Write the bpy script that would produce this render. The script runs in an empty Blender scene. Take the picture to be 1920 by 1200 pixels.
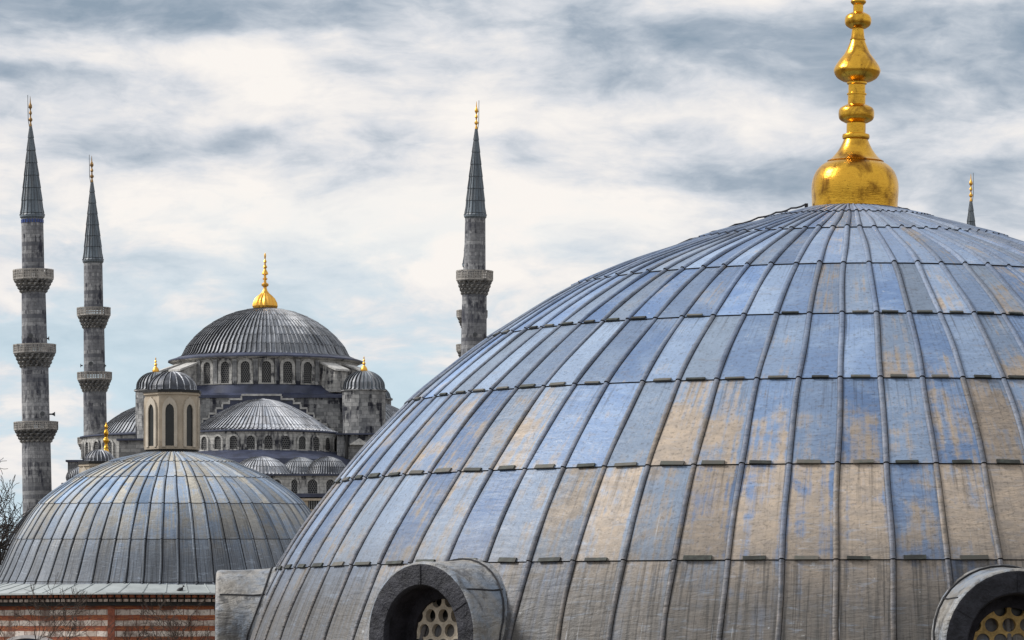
import bpy, math, random
import numpy as np
from mathutils import Vector, Matrix

random.seed(7)
rng = np.random.default_rng(11)
PI = math.pi
scene = bpy.context.scene
COL = scene.collection

# ------------------------------------------------------------------ camera
F = 7500.0          # focal length in pixels of the 1920-pixel-wide photograph
CH = 12.0           # eye height above the ground
cam_d = bpy.data.cameras.new("camera")
cam = bpy.data.objects.new("camera", cam_d)
COL.objects.link(cam)
cam.location = (0, 0, CH)
cam.rotation_euler = (PI / 2, 0, 0)
cam_d.sensor_width = 36.0
cam_d.lens = F / 1920 * 36.0
cam_d.shift_y = 600 / 1920
cam_d.clip_start = 0.5
cam_d.clip_end = 20000
scene.camera = cam


def P(x, y, D):
    return Vector(((x - 960) / F * D, D, CH + (1200 - y) / F * D))


# ------------------------------------------------------------------ light
SUN_AZ, SUN_EL = math.radians(-86), math.radians(40)
sv = Vector((math.sin(SUN_AZ) * math.cos(SUN_EL), math.cos(SUN_AZ) * math.cos(SUN_EL), math.sin(SUN_EL)))
sun_d = bpy.data.lights.new("sun", 'SUN')
sun_d.energy = 3.6
sun_d.angle = math.radians(14)
sun_d.color = (1.0, 0.97, 0.93)
sun = bpy.data.objects.new("sun", sun_d)
sun.rotation_euler = (-sv).to_track_quat('-Z', 'Y').to_euler()
sun.location = (0, 0, 200)
COL.objects.link(sun)
scene.view_settings.view_transform = 'Standard'
scene.view_settings.look = 'None'
scene.view_settings.exposure = 0.0
scene.view_settings.gamma = 1.0


class NT:
    """short node-tree writer"""
    def __init__(s, tree):
        s.t = tree
        s.n = tree.nodes
        s.l = tree.links

    def node(s, typ, **kw):
        n = s.n.new(typ)
        for k, v in kw.items():
            setattr(n, k, v)
        return n

    def put(s, sock, v):
        if v is None:
            return
        if hasattr(v, 'links') and hasattr(v, 'is_output'):
            s.l.new(v, sock)
        else:
            if sock.type == 'RGBA' and len(v) == 3:
                v = (*v, 1)
            sock.default_value = v

    def m(s, op, a, b=None, c=None, clamp=False):
        n = s.node('ShaderNodeMath', operation=op, use_clamp=clamp)
        s.put(n.inputs[0], a)
        s.put(n.inputs[1], b)
        s.put(n.inputs[2], c)
        return n.outputs[0]

    def vm(s, op, a, b=None):
        n = s.node('ShaderNodeVectorMath', operation=op)
        s.put(n.inputs[0], a)
        if b is not None:
            s.put(n.inputs[1], b)
        return n.outputs[0]

    def mix(s, f, a, b, blend='MIX'):
        n = s.node('ShaderNodeMix', data_type='RGBA', blend_type=blend)
        n.clamp_factor = True
        s.put(n.inputs[0], f)
        s.put(n.inputs[6], a)
        s.put(n.inputs[7], b)
        return n.outputs[2]

    def ss(s, v, lo, hi, a=0.0, b=1.0):
        n = s.node('ShaderNodeMapRange', interpolation_type='SMOOTHSTEP')
        s.put(n.inputs[0], v)
        n.inputs[1].default_value = lo
        n.inputs[2].default_value = hi
        n.inputs[3].default_value = a
        n.inputs[4].default_value = b
        return n.outputs[0]

    def noise(s, vec, scale, detail=4, rough=0.55, dist=0.0, out=0, dim='3D'):
        n = s.node('ShaderNodeTexNoise', noise_dimensions=dim)
        if vec is not None:
            s.put(n.inputs['Vector'], vec)
        n.inputs['Scale'].default_value = scale
        n.inputs['Detail'].default_value = detail
        n.inputs['Roughness'].default_value = rough
        n.inputs['Distortion'].default_value = dist
        return n.outputs[out]

    def comb(s, x, y, z=0.0):
        n = s.node('ShaderNodeCombineXYZ')
        for i, v in enumerate((x, y, z)):
            s.put(n.inputs[i], v)
        return n.outputs[0]

    def sep(s, v):
        n = s.node('ShaderNodeSeparateXYZ')
        s.put(n.inputs[0], v)
        return n.outputs

    def ramp(s, f, stops, interp='LINEAR'):
        n = s.node('ShaderNodeValToRGB')
        r = n.color_ramp
        r.interpolation = interp
        while len(r.elements) < len(stops):
            r.elements.new(0.5)
        for e, (p, c) in zip(r.elements, stops):
            e.position = p
            e.color = (c, c, c, 1) if isinstance(c, (int, float)) else (*c, 1)
        s.put(n.inputs[0], f)
        return n.outputs[0]


# ------------------------------------------------------------------ sky
world = bpy.data.worlds.new("World")
scene.world = world
world.use_nodes = True
w = NT(world.node_tree)
w.n.clear()
wo = w.node('ShaderNodeOutputWorld')
bg = w.node('ShaderNodeBackground')
bg.inputs[1].default_value = 0.1
w.l.new(bg.outputs[0], wo.inputs[0])
skyt = w.node('ShaderNodeTexSky', sky_type='NISHITA')
skyt.sun_disc = False
skyt.sun_elevation = SUN_EL
skyt.sun_rotation = SUN_AZ
tc = w.node('ShaderNodeTexCoord')
X, Y, Z = w.sep(tc.outputs['Generated'])
az = w.m('ARCTAN2', X, Y)
el = w.m('DIVIDE', Z, w.m('SQRT', w.m('ADD', w.m('MULTIPLY', X, X), w.m('MULTIPLY', Y, Y))))
U = w.m('MULTIPLY', az, 7.5)
V = w.m('MULTIPLY', el, 7.5)


def gauss(px, py, sx, sy, amp):
    a = w.m('MULTIPLY', w.m('SUBTRACT', U, (px - 960) / 1000), 1000 / sx)
    b = w.m('MULTIPLY', w.m('SUBTRACT', V, (1200 - py) / 1000), 1000 / sy)
    e = w.m('ADD', w.m('MULTIPLY', a, a), w.m('MULTIPLY', b, b))
    return w.m('MULTIPLY', w.m('EXPONENT', w.m('MULTIPLY', e, -1.0)), amp)


base = w.comb(U, w.m('MULTIPLY', V, 2.3))
warp = w.vm('SCALE', w.vm('SUBTRACT', w.noise(base, 2.2, 3, out=1), (0.5, 0.5, 0.5)))
warp.node.inputs['Scale'].default_value = 0.24
q = w.vm('ADD', base, warp)
n_big = w.noise(w.vm('ADD', q, (3.3, 1.7, 0)), 1.9, 6, 0.55)
n_mid = w.noise(w.vm('ADD', q, (7.1, 4.2, 2)), 4.6, 6, 0.60)
n_fine = w.noise(w.vm('MULTIPLY', q, (1.0, 1.7, 1.0)), 11.0, 5, 0.6)
dark = None
for g in [(130, 25, 420, 70, .46), (1330, 70, 330, 75, .40), (1800, 150, 290, 95, .38), (640, 15, 330, 40, .25),
          (330, 285, 260, 45, .34), (660, 128, 110, 24, .28), (60, 135, 190, 22, .34), (1760, 330, 330, 70, .20), (385, 178, 50, 30, .2),
          (470, 250, 50, 16, .30), (1110, 330, 230, 30, .16), (900, 150, 240, 40, .08), (1480, 345, 300, 40, .22), (1230, 255, 180, 22, .18), (120, 480, 260, 40, .16), (1100, 480, 200, 25, .12),
          (720, 400, 420, 110, -.55), (300, 115, 260, 36, -.42), (1180, 215, 330, 45, -.32), (560, 190, 330, 60, -.30), (1330, 420, 300, 60, -.35),
          (1420, 10, 130, 40, -.22), (950, 45, 140, 45, -.25), (250, 420, 260, 50, -.12)]:
    v = gauss(*g)
    dark = v if dark is None else w.m('ADD', dark, v)
dens = w.m('ADD', w.m('ADD', w.m('MULTIPLY', w.m('SUBTRACT', n_big, .5), 1.5), w.m('MULTIPLY', w.m('SUBTRACT', n_mid, .5), 1.35)),
           w.m('ADD', w.m('MULTIPLY', w.m('SUBTRACT', n_fine, .5), .34), w.m('ADD', w.m('MULTIPLY', dark, 1.0), .40)))
cloud = w.ramp(dens, [(0.0, (.93, .89, .85)), (.20, (.84, .82, .81)), (.40, (.69, .71, .75)), (.60, (.515, .565, .63)), (.80, (.365, .43, .51)), (1.0, (.27, .345, .43))])
# paler, bluer air in the gaps low over the roofs
lowblue = w.m('MULTIPLY', w.ss(V, .95, .40), w.ss(w.m('ADD', n_mid, w.m('MULTIPLY', w.m('SUBTRACT', n_big, .5), .8)), .36, .56))
lowblue = w.m('MULTIPLY', lowblue, w.ss(U, .55, -.05))
cloud = w.mix(w.m('MULTIPLY', lowblue, .8), cloud, (.58, .735, .82))
# the overcast is brightest towards the sun and thinner away from it
sd = w.node('ShaderNodeVectorMath', operation='DOT_PRODUCT')
w.l.new(tc.outputs['Generated'], sd.inputs[0])
sd.inputs[1].default_value = Vector((-.45, .75, .48)).normalized()
glow = w.m('ADD', 1.0, w.m('MULTIPLY', w.ss(sd.outputs['Value'], -.7, .8), .03))
cl10 = w.vm('SCALE', cloud)
w.l.new(w.m('MULTIPLY', glow, 10.0), cl10.node.inputs['Scale'])
skyfac = w.m('SUBTRACT', 1.0, w.m('MULTIPLY', w.ss(n_big, .62, .8), .15))
w.l.new(w.mix(skyfac, skyt.outputs[0], cl10), bg.inputs[0])

# ------------------------------------------------------------------ materials
MATS = {}


def new_mat(name):
    m = bpy.data.materials.new(name)
    m.use_nodes = True
    t = NT(m.node_tree)
    b = t.n['Principled BSDF']
    MATS[name] = m
    return m, t, b


def bump(t, b, h, strength=0.5, dist=0.02):
    n = t.node('ShaderNodeBump')
    n.inputs['Strength'].default_value = strength
    n.inputs['Distance'].default_value = dist
    t.put(n.inputs['Height'], h)
    t.l.new(n.outputs[0], b.inputs['Normal'])


def lead_mat(name, nrow, tanb, greyb, blue1, blue2, tan1, tan2, grey, sc=1.0, roll=False, rough=.46, bmp=.6, darken=.5, var=.7, stripe=0.0, side=0.0, spec=.5):
    m, t, b = new_mat(name)
    uv = t.node('ShaderNodeUVMap').outputs[0]
    u, v, _ = t.sep(uv)
    fu, fv = t.m('FLOOR', t.m('ADD', u, .001)), t.m('FLOOR', v)
    ru, rv = t.m('SUBTRACT', u, fu), t.m('SUBTRACT', v, fv)
    wn = t.node('ShaderNodeTexWhiteNoise', noise_dimensions='2D')
    t.l.new(t.comb(fu, fv), wn.inputs['Vector'])
    wr, wg, wb = [t.sep(wn.outputs['Color'])[i] for i in range(3)]
    obj = t.node('ShaderNodeTexCoord').outputs['Object']
    joff = t.vm('SCALE', wn.outputs['Color'])
    joff.node.inputs['Scale'].default_value = 6.0
    pobj = t.vm('ADD', obj, joff)                    # each sheet weathers on its own
    na = t.noise(t.vm('MULTIPLY', pobj, (1, 1, 1.5)), 1.5 * sc, 7, .62, .5)
    nb = t.noise(t.vm('MULTIPLY', pobj, (1, 1, 2.2)), 5.0 * sc, 5, .6)
    nf = t.noise(obj, 26 * sc, 4, .65)
    st = t.noise(t.comb(t.m('MULTIPLY', u, 7.0), t.m('MULTIPLY', v, .55), 3.0), 1.0, 4, .6, dim='3D')
    st2 = t.noise(t.comb(t.m('MULTIPLY', u, 15.0), t.m('MULTIPLY', v, .9), 9.0), 1.0, 3, .6)
    vn = t.m('DIVIDE', v, float(nrow))
    tb = t.ramp(vn, [((i + .5) / nrow, x) for i, x in tanb])
    gb = t.ramp(vn, [((i + .5) / nrow, x) for i, x in greyb])
    k = t.m('ADD', tb, t.m('MULTIPLY', t.m('SUBTRACT', wr, .5), var))
    k = t.m('ADD', k, t.m('MULTIPLY', t.m('SUBTRACT', na, .5), 2.0))
    k = t.m('ADD', k, t.m('MULTIPLY', t.m('SUBTRACT', nb, .5), .9))
    k = t.m('ADD', k, t.m('MULTIPLY', t.m('SUBTRACT', st, .5), 1.7))
    if side:
        k = t.m('ADD', k, t.m('MULTIPLY', t.sep(obj)[0], side))
    edge = t.ss(t.m('ABSOLUTE', t.m('SUBTRACT', ru, .5)), .36, .46)
    k = t.m('SUBTRACT', k, t.m('MULTIPLY', edge, .30))
    f = t.ss(k, .18, .80)
    blue = t.mix(wg, blue1, blue2)
    blue = t.mix(t.ss(na, .4, .7, 0, .5), blue, tuple(min(1, c * 1.35) for c in blue1))
    tan = t.mix(t.ss(nb, .35, .65), tan1, tan2)
    c = t.mix(f, blue, tan)
    gf = t.m('MULTIPLY', gb, t.m('ADD', .55, t.m('MULTIPLY', st, .8)), clamp=True)
    c = t.mix(gf, c, grey)
    # run-off stains under the laps, fine dirt, pale scuffs
    drip = t.m('MULTIPLY', t.ss(st2, .50, .72), t.ss(rv, .9, .05))
    c = t.mix(t.m('MULTIPLY', drip, darken), c, tuple(x * .25 for x in grey))
    c = t.mix(t.ss(nf, .50, .72, 0, .5), c, tuple(x * .5 for x in grey))
    rip = t.noise(t.vm('MULTIPLY', pobj, (1.5, 1.5, 9.0)), 1.9 * sc, 4, .6, .6)
    c = t.mix(t.ss(rip, .56, .74, 0, .24), c, tuple(x * .62 for x in tan2))
    c = t.mix(t.ss(rip, .44, .28, 0, .22), c, tuple(min(1, x * 1.5) for x in blue1))
    edge2 = t.ss(t.m('ABSOLUTE', t.m('SUBTRACT', t.m('FLOORED_MODULO', t.m('ADD', ru, .44), 1.0), .5)), .085, .06)
    if not roll:
        c = t.mix(t.m('MULTIPLY', edge2, t.ss(st2, .35, .6, .1, .55)), c, tuple(x * .35 for x in grey))
    c = t.mix(t.m('MULTIPLY', t.m('MULTIPLY', gb, gb), t.ss(st2, .50, .62, 0, .65)), c, tuple(x * .30 for x in grey))
    if stripe:
        c = t.mix(t.ss(st2, .46, .60, 0, stripe), c, tuple(x * .28 for x in grey))
        c = t.mix(t.ss(st, .60, .44, 0, .35), c, tuple(min(1, x * 1.6) for x in tan1))
    sp = t.noise(pobj, 7.5 * sc, 3, .7)
    c = t.mix(t.ss(sp, .68, .76, 0, .45), c, (.50, .52, .54))
    sp2 = t.noise(t.vm('ADD', pobj, (3, 5, 1)), 5.5 * sc, 3, .7)
    c = t.mix(t.ss(sp2, .71, .77, 0, .8), c, (.035, .035, .04))
    pd = t.noise(t.comb(t.m('MULTIPLY', u, 26.0), t.m('MULTIPLY', v, .8), 5.0), 1.0, 3, .6)
    c = t.mix(t.m('MULTIPLY', t.ss(pd, .66, .72), t.ss(na, .45, .6, 0, .5)), c, (.50, .53, .57))
    br = t.m('ADD', .72, t.m('MULTIPLY', wb, .52))
    hs = t.node('ShaderNodeHueSaturation')
    t.l.new(br, hs.inputs['Value'])
    t.l.new(c, hs.inputs['Color'])
    c = hs.outputs[0]
    if roll:
        c = t.mix(t.m('ADD', .06, t.m('MULTIPLY', tb, .40), clamp=True), c, t.mix(t.ss(nb, .4, .6), tuple(x * .7 for x in tan1), tuple(x * .8 for x in grey)))
    t.l.new(c, b.inputs['Base Color'])
    t.l.new(t.m('ADD', rough - .12, t.m('MULTIPLY', nb, .26)), b.inputs['Roughness'])
    b.inputs['Specular IOR Level'].default_value = spec
    wr_ = t.noise(t.vm('MULTIPLY', obj, (1.2, 1.2, 6.0)), 2.6 * sc, 5, .6, .8)
    h = t.m('ADD', t.m('MULTIPLY', wr_, 1.0), t.m('MULTIPLY', nb, .45))
    h = t.m('ADD', h, t.m('MULTIPLY', nf, .08))
    bump(t, b, h, bmp, .05 / sc)
    return m


def flat_mat(name, col, rough=.6, var=.25, sc=3.0, metal=0.0, bmp=.3, col2=None, spec=.5):
    m, t, b = new_mat(name)
    obj = t.node('ShaderNodeTexCoord').outputs['Object']
    n = t.noise(obj, sc, 6, .6)
    n2 = t.noise(obj, sc * 6, 4, .6)
    c = t.mix(t.ss(n, .3, .7), tuple(x * (1 - var) for x in col), col2 or tuple(min(1, x * (1 + var)) for x in col))
    c = t.mix(t.ss(n2, .5, .8, 0, var), c, tuple(x * .4 for x in col))
    t.l.new(c, b.inputs['Base Color'])
    b.inputs['Roughness'].default_value = rough
    b.inputs['Metallic'].default_value = metal
    b.inputs['Specular IOR Level'].default_value = spec
    bump(t, b, t.m('ADD', n, t.m('MULTIPLY', n2, .4)), bmp, .05)
    return m


def stone_mat(name, c1, c2, mortar, soot, bw=.9, bh=.38, sootamt=.6, sc=.25, topsoot=0.0):
    m, t, b = new_mat(name)
    uv = t.node('ShaderNodeUVMap').outputs[0]
    obj = t.node('ShaderNodeTexCoord').outputs['Object']
    br = t.node('ShaderNodeTexBrick')
    t.l.new(uv, br.inputs['Vector'])
    br.inputs['Color1'].default_value = (0, 0, 0, 1)
    br.inputs['Color2'].default_value = (1, 1, 1, 1)
    br.inputs['Mortar'].default_value = (.5, .5, .5, 1)
    br.inputs['Scale'].default_value = 1
    br.inputs['Mortar Size'].default_value = .022
    br.inputs['Brick Width'].default_value = bw
    br.inputs['Row Height'].default_value = bh
    rnd = t.sep(br.outputs['Color'])[0]
    n = t.noise(obj, sc, 6, .65, .4)
    n2 = t.noise(obj, sc * 8, 5, .65)
    ns = t.noise(t.vm('MULTIPLY', obj, (1, 1, .22)), sc * 5, 4, .6)
    c = t.mix(rnd, c1, c2)
    c = t.mix(t.ss(n2, .35, .7, 0, .5), c, tuple(x * .55 for x in c1))
    c = t.mix(t.m('MULTIPLY', br.outputs['Fac'], .8), c, mortar)
    so = t.m('ADD', t.m('MULTIPLY', n, .6), t.m('MULTIPLY', ns, .6))
    c = t.mix(t.ss(so, .585, .74, 0, sootamt), c, soot)
    c = t.mix(t.ss(t.m('ADD', so, t.m('MULTIPLY', rnd, .3)), .82, .95, 0, sootamt), c, tuple(x * .7 for x in soot))
    t.l.new(c, b.inputs['Base Color'])
    b.inputs['Roughness'].default_value = .85
    b.inputs['Specular IOR Level'].default_value = .25
    bump(t, b, t.m('ADD', t.m('MULTIPLY', br.outputs['Fac'], -.6), n2), .5, .04)
    return m


lead_mat('lead_front', 8, [(0, -.10), (3, -.10), (4, .0), (5, .60), (6, .76), (7, .82)], [(0, .22), (3, .10), (4, .04), (5, .03), (6, .18), (7, .95)],
         (.240, .310, .415), (.115, .205, .395), (.47, .375, .285), (.35, .292, .240), (.112, .104, .096), bmp=.36, var=.60, side=.085, spec=.42, rough=.50)
lead_mat('lead_front_roll', 8, [(0, -.1), (3, -.05), (4, .15), (5, .6), (6, .7), (7, .7)], [(0, .1), (6, .25), (7, .8)],
         (.20, .25, .34), (.12, .19, .33), (.34, .275, .22), (.26, .22, .18), (.110, .102, .094), roll=True, side=.065, spec=.32, rough=.54)
lead_mat('lead_bath', 6, [(0, .62), (1, .62), (2, .40), (3, .55), (4, .40), (5, .4)], [(0, .10), (1, .05), (2, .05), (3, .50), (4, 1.0), (5, 1.0)],
         (.40, .46, .54), (.22, .33, .50), (.54, .50, .42), (.41, .385, .33), (.125, .140, .165), sc=.8, bmp=.35, darken=.45, spec=.3, rough=.58)
lead_mat('lead_cap', 8, [(0, .2), (7, .2)], [(0, .5), (7, .5)],
         (.085, .095, .12), (.05, .06, .09), (.12, .12, .125), (.09, .09, .10), (.04, .045, .06), sc=.5, bmp=.3, darken=.6)
lead_mat('lead_far', 8, [(0, .3), (7, .3)], [(0, .35), (7, .35)],
         (.27, .30, .345), (.13, .15, .19), (.38, .39, .41), (.28, .29, .315), (.11, .125, .15), sc=.35, bmp=.4, darken=.75, rough=.42, var=1.0, stripe=.6)
lead_mat('lead_far_pale', 8, [(0, .5), (7, .5)], [(0, .15), (7, .08)],
         (.38, .42, .48), (.20, .23, .28), (.52, .53, .56), (.42, .43, .46), (.12, .125, .15), sc=.35, bmp=.4, darken=.85, rough=.38, var=1.2, stripe=.62)
lead_mat('lead_spire', 7, [(0, .2), (6, .2)], [(0, .3), (6, .3)],
         (.16, .205, .245), (.095, .125, .155), (.22, .235, .25), (.17, .185, .20), (.085, .095, .11), sc=.5, bmp=.3, darken=.6)
flat_mat('lead_seam', (.022, .022, .026), .8, .3, 4)
flat_mat('lead_roof_dark', (.040, .048, .085), .5, .35, .5, bmp=.2)
flat_mat('lead_skirt', (.38, .41, .41), .42, .14, 1.2, bmp=.12)
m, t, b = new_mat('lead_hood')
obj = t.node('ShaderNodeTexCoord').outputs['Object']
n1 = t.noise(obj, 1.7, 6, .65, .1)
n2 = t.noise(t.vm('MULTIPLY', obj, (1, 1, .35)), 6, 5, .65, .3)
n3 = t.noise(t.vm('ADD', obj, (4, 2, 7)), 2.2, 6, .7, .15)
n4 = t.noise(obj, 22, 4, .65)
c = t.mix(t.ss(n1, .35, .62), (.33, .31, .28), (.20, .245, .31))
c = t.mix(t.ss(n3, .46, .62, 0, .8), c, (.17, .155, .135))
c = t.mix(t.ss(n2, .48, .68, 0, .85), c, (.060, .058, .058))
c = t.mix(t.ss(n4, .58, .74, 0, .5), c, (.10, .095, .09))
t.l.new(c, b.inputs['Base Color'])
b.inputs['Roughness'].default_value = .5
bump(t, b, t.m('ADD', t.noise(t.vm('MULTIPLY', obj, (1, 1, 3)), 4, 5, .6, 1.0), t.m('MULTIPLY', n4, .25)), .8, .05)
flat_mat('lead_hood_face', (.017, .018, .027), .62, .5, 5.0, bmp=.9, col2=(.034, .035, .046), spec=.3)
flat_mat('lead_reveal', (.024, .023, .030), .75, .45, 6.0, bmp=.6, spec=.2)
flat_mat('plaster', (.52, .45, .36), .8, .18, 9, bmp=.3)
flat_mat('plaster_ochre', (.40, .27, .10), .8, .3, 9, bmp=.4)
flat_mat('dark_glass', (.012, .013, .012), .35, .3, 3, bmp=.0)
flat_mat('cream_render', (.42, .355, .275), .85, .16, 1.6, bmp=.2)
flat_mat('cream_trim', (.50, .44, .36), .85, .12, 2.0, bmp=.15)
flat_mat('black_trim', (.012, .012, .013), .7, .3, 4)
flat_mat('soil', (.14, .12, .09), .95, .3, .2)
flat_mat('bark', (.030, .024, .022), .9, .4, 4)
flat_mat('twig_brown', (.050, .034, .026), .9, .4, 4)
flat_mat('pigeon', (.012, .012, .015), .6, .4, 20)
flat_mat('horn_grey', (.06, .065, .07), .5, .2, 5)
flat_mat('blue_tile', (.03, .06, .22), .3, .4, 8)
flat_mat('canopy_blue', (.020, .030, .085), .4, .3, 3)
flat_mat('canopy_rim', (.38, .36, .36), .6, .2, 3)
flat_mat('coping', (.46, .45, .43), .8, .25, 2)

m, t, b = new_mat('clip')
oi = t.node('ShaderNodeObjectInfo').outputs['Random']
ob_ = t.node('ShaderNodeTexCoord').outputs['Object']
nn = t.noise(ob_, 14, 4)
c = t.mix(t.ss(oi, .35, .95), (.016, .017, .014), (.13, .118, .10))
c = t.mix(t.ss(nn, .4, .7, 0, .6), c, (.06, .075, .06))
t.l.new(c, b.inputs['Base Color'])
b.inputs['Roughness'].default_value = .7


def gold_mat(name, g1, g2, stain, amt, rough=.30, sc=4.0):
    m, t, b = new_mat(name)
    obj = t.node('ShaderNodeTexCoord').outputs['Object']
    n = t.noise(t.vm('MULTIPLY', obj, (1, 1, .7)), sc, 6, .62, .6)
    n2 = t.noise(t.vm('MULTIPLY', obj, (1, 1, 3.5)), sc * 3, 4, .6)
    n3 = t.noise(obj, sc * 12, 3, .6)
    c = t.mix(n2, g1, g2)
    c = t.mix(t.ss(n, .47, .70, 0, amt), c, stain)
    c = t.mix(t.ss(n3, .62, .72, 0, amt), c, tuple(x * .5 for x in stain))
    t.l.new(c, b.inputs['Base Color'])
    b.inputs['Metallic'].default_value = 1.0
    t.l.new(t.m('ADD', rough - .06, t.m('MULTIPLY', n, .22)), b.inputs['Roughness'])
    bump(t, b, t.m('ADD', n, t.m('MULTIPLY', n2, .4)), .25, .03)
    return m


gold_mat('gold', (.88, .50, .06), (.68, .35, .04), (.20, .085, .018), .9, .20)
gold_mat('gold_far', (.90, .52, .10), (.80, .42, .08), (.30, .15, .04), .5, .36, 1.2)
gold_mat('gold_dull', (.42, .27, .12), (.30, .18, .08), (.10, .06, .03), .6, .42, 1.2)

stone_mat('stone_mosque', (.175, .178, .182), (.45, .445, .435), (.11, .11, .115), (.024, .026, .038), sootamt=.95, bw=1.3, bh=.52)
stone_mat('stone_pale', (.40, .39, .37), (.61, .595, .56), (.24, .235, .225), (.034, .036, .048), bw=1.1, bh=.45, sootamt=.85, sc=.35)
stone_mat('stone_minaret', (.130, .134, .150), (.41, .41, .415), (.11, .11, .12), (.038, .040, .056), bw=1.25, bh=.55, sootamt=.85, sc=.3)
stone_mat('stone_corbel', (.19, .19, .195), (.40, .39, .375), (.10, .10, .105), (.03, .03, .034), bw=.9, bh=.5, sootamt=.6, sc=.6)
stone_mat('stone_parapet', (.36, .34, .32), (.48, .45, .41), (.2, .2, .2), (.05, .05, .055), bw=1.2, bh=.9, sootamt=.5, sc=.4)

# banded wall: courses of pale stone between bands of red brick
m, t, b = new_mat('banded_wall')
uv = t.node('ShaderNodeUVMap').outputs[0]
u, v, _ = t.sep(uv)
obj = t.node('ShaderNodeTexCoord').outputs['Object']
wob = t.m('MULTIPLY', t.m('SUBTRACT', t.noise(obj, 1.3, 4), .5), .09)
v2 = t.m('ADD', v, wob)
per = .40
ph = t.m('DIVIDE', t.m('FLOORED_MODULO', t.m('ADD', v2, .17), per), per)
isbrick = t.ss(t.m('ABSOLUTE', t.m('SUBTRACT', ph, .5)), .26, .23)


def brick_nodes(bw, bh, ms, off):
    br = t.node('ShaderNodeTexBrick')
    t.l.new(t.comb(u, t.m('ADD', v2, off)), br.inputs['Vector'])
    br.inputs['Color1'].default_value = (0, 0, 0, 1)
    br.inputs['Color2'].default_value = (1, 1, 1, 1)
    br.inputs['Mortar'].default_value = (.5, .5, .5, 1)
    br.inputs['Scale'].default_value = 1
    br.inputs['Mortar Size'].default_value = ms
    br.inputs['Brick Width'].default_value = bw
    br.inputs['Row Height'].default_value = bh
    return t.sep(br.outputs['Color'])[0], br.outputs['Fac']


r1, f1 = brick_nodes(.30, .052, .010, .02)
r2, f2 = brick_nodes(.50, per, .016, .37)
nw = t.noise(obj, 1.3, 6, .65)
nw2 = t.noise(obj, 9, 5, .65)
cb = t.mix(r1, (.27, .062, .030), (.42, .15, .055))
cb = t.mix(t.m('MULTIPLY', f1, .75), cb, (.10, .035, .028))
cs = t.mix(r2, (.44, .36, .31), (.70, .63, .57))
cs = t.mix(t.m('MULTIPLY', f2, .85), cs, (.13, .05, .035))
cs = t.mix(t.ss(nw2, .48, .68, 0, .7), cs, (.14, .085, .065))
c = t.mix(isbrick, cs, cb)
c = t.mix(t.ss(nw, .50, .66, 0, .75), c, (.085, .040, .028))
t.l.new(c, b.inputs['Base Color'])
b.inputs['Roughness'].default_value = .9
bump(t, b, t.m('ADD', nw2, t.m('MULTIPLY', isbrick, -.6)), .6, .04)

# window lattice: pale net of small round holes, carried on the pane
m, t, b = new_mat('lattice')
uv = t.node('ShaderNodeUVMap').outputs[0]
u, v, _ = t.sep(uv)
cell = .30
row = t.m('FLOOR', t.m('DIVIDE', v, cell * .866))
uo = t.m('ADD', u, t.m('MULTIPLY', t.m('FLOORED_MODULO', row, 2.0), cell * .5))
du = t.m('SUBTRACT', t.m('FLOORED_MODULO', t.m('DIVIDE', uo, cell), 1.0), .5)
dv = t.m('MULTIPLY', t.m('SUBTRACT', t.m('FLOORED_MODULO', t.m('DIVIDE', v, cell * .866), 1.0), .5), .866)
dd = t.m('SQRT', t.m('ADD', t.m('MULTIPLY', du, du), t.m('MULTIPLY', dv, dv)))
c = t.mix(t.ss(dd, .42, .49), (.005, .006, .009), (.20, .195, .185))
t.l.new(c, b.inputs['Base Color'])
b.inputs['Roughness'].default_value = .7


# ------------------------------------------------------------------ mesh helpers
def link(name, me, mats, parent=None, smooth=None):
    for k in ([mats] if isinstance(mats, str) else mats):
        me.materials.append(MATS[k])
    o = bpy.data.objects.new(name, me)
    COL.objects.link(o)
    if parent is not None:
        o.parent = parent
    if smooth is not None and len(me.polygons):
        me.polygons.foreach_set('use_smooth', [True] * len(me.polygons))
        me.set_sharp_from_angle(angle=math.radians(smooth))
    return o


def thing(name, label, cat, loc, group=None, rot=(0, 0, 0)):
    o = bpy.data.objects.new(name, None)
    o.empty_display_size = .5
    COL.objects.link(o)
    o.location = loc
    o.rotation_euler = rot
    o['label'] = label
    o['category'] = cat
    if group:
        o['group'] = group
    return o


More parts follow.
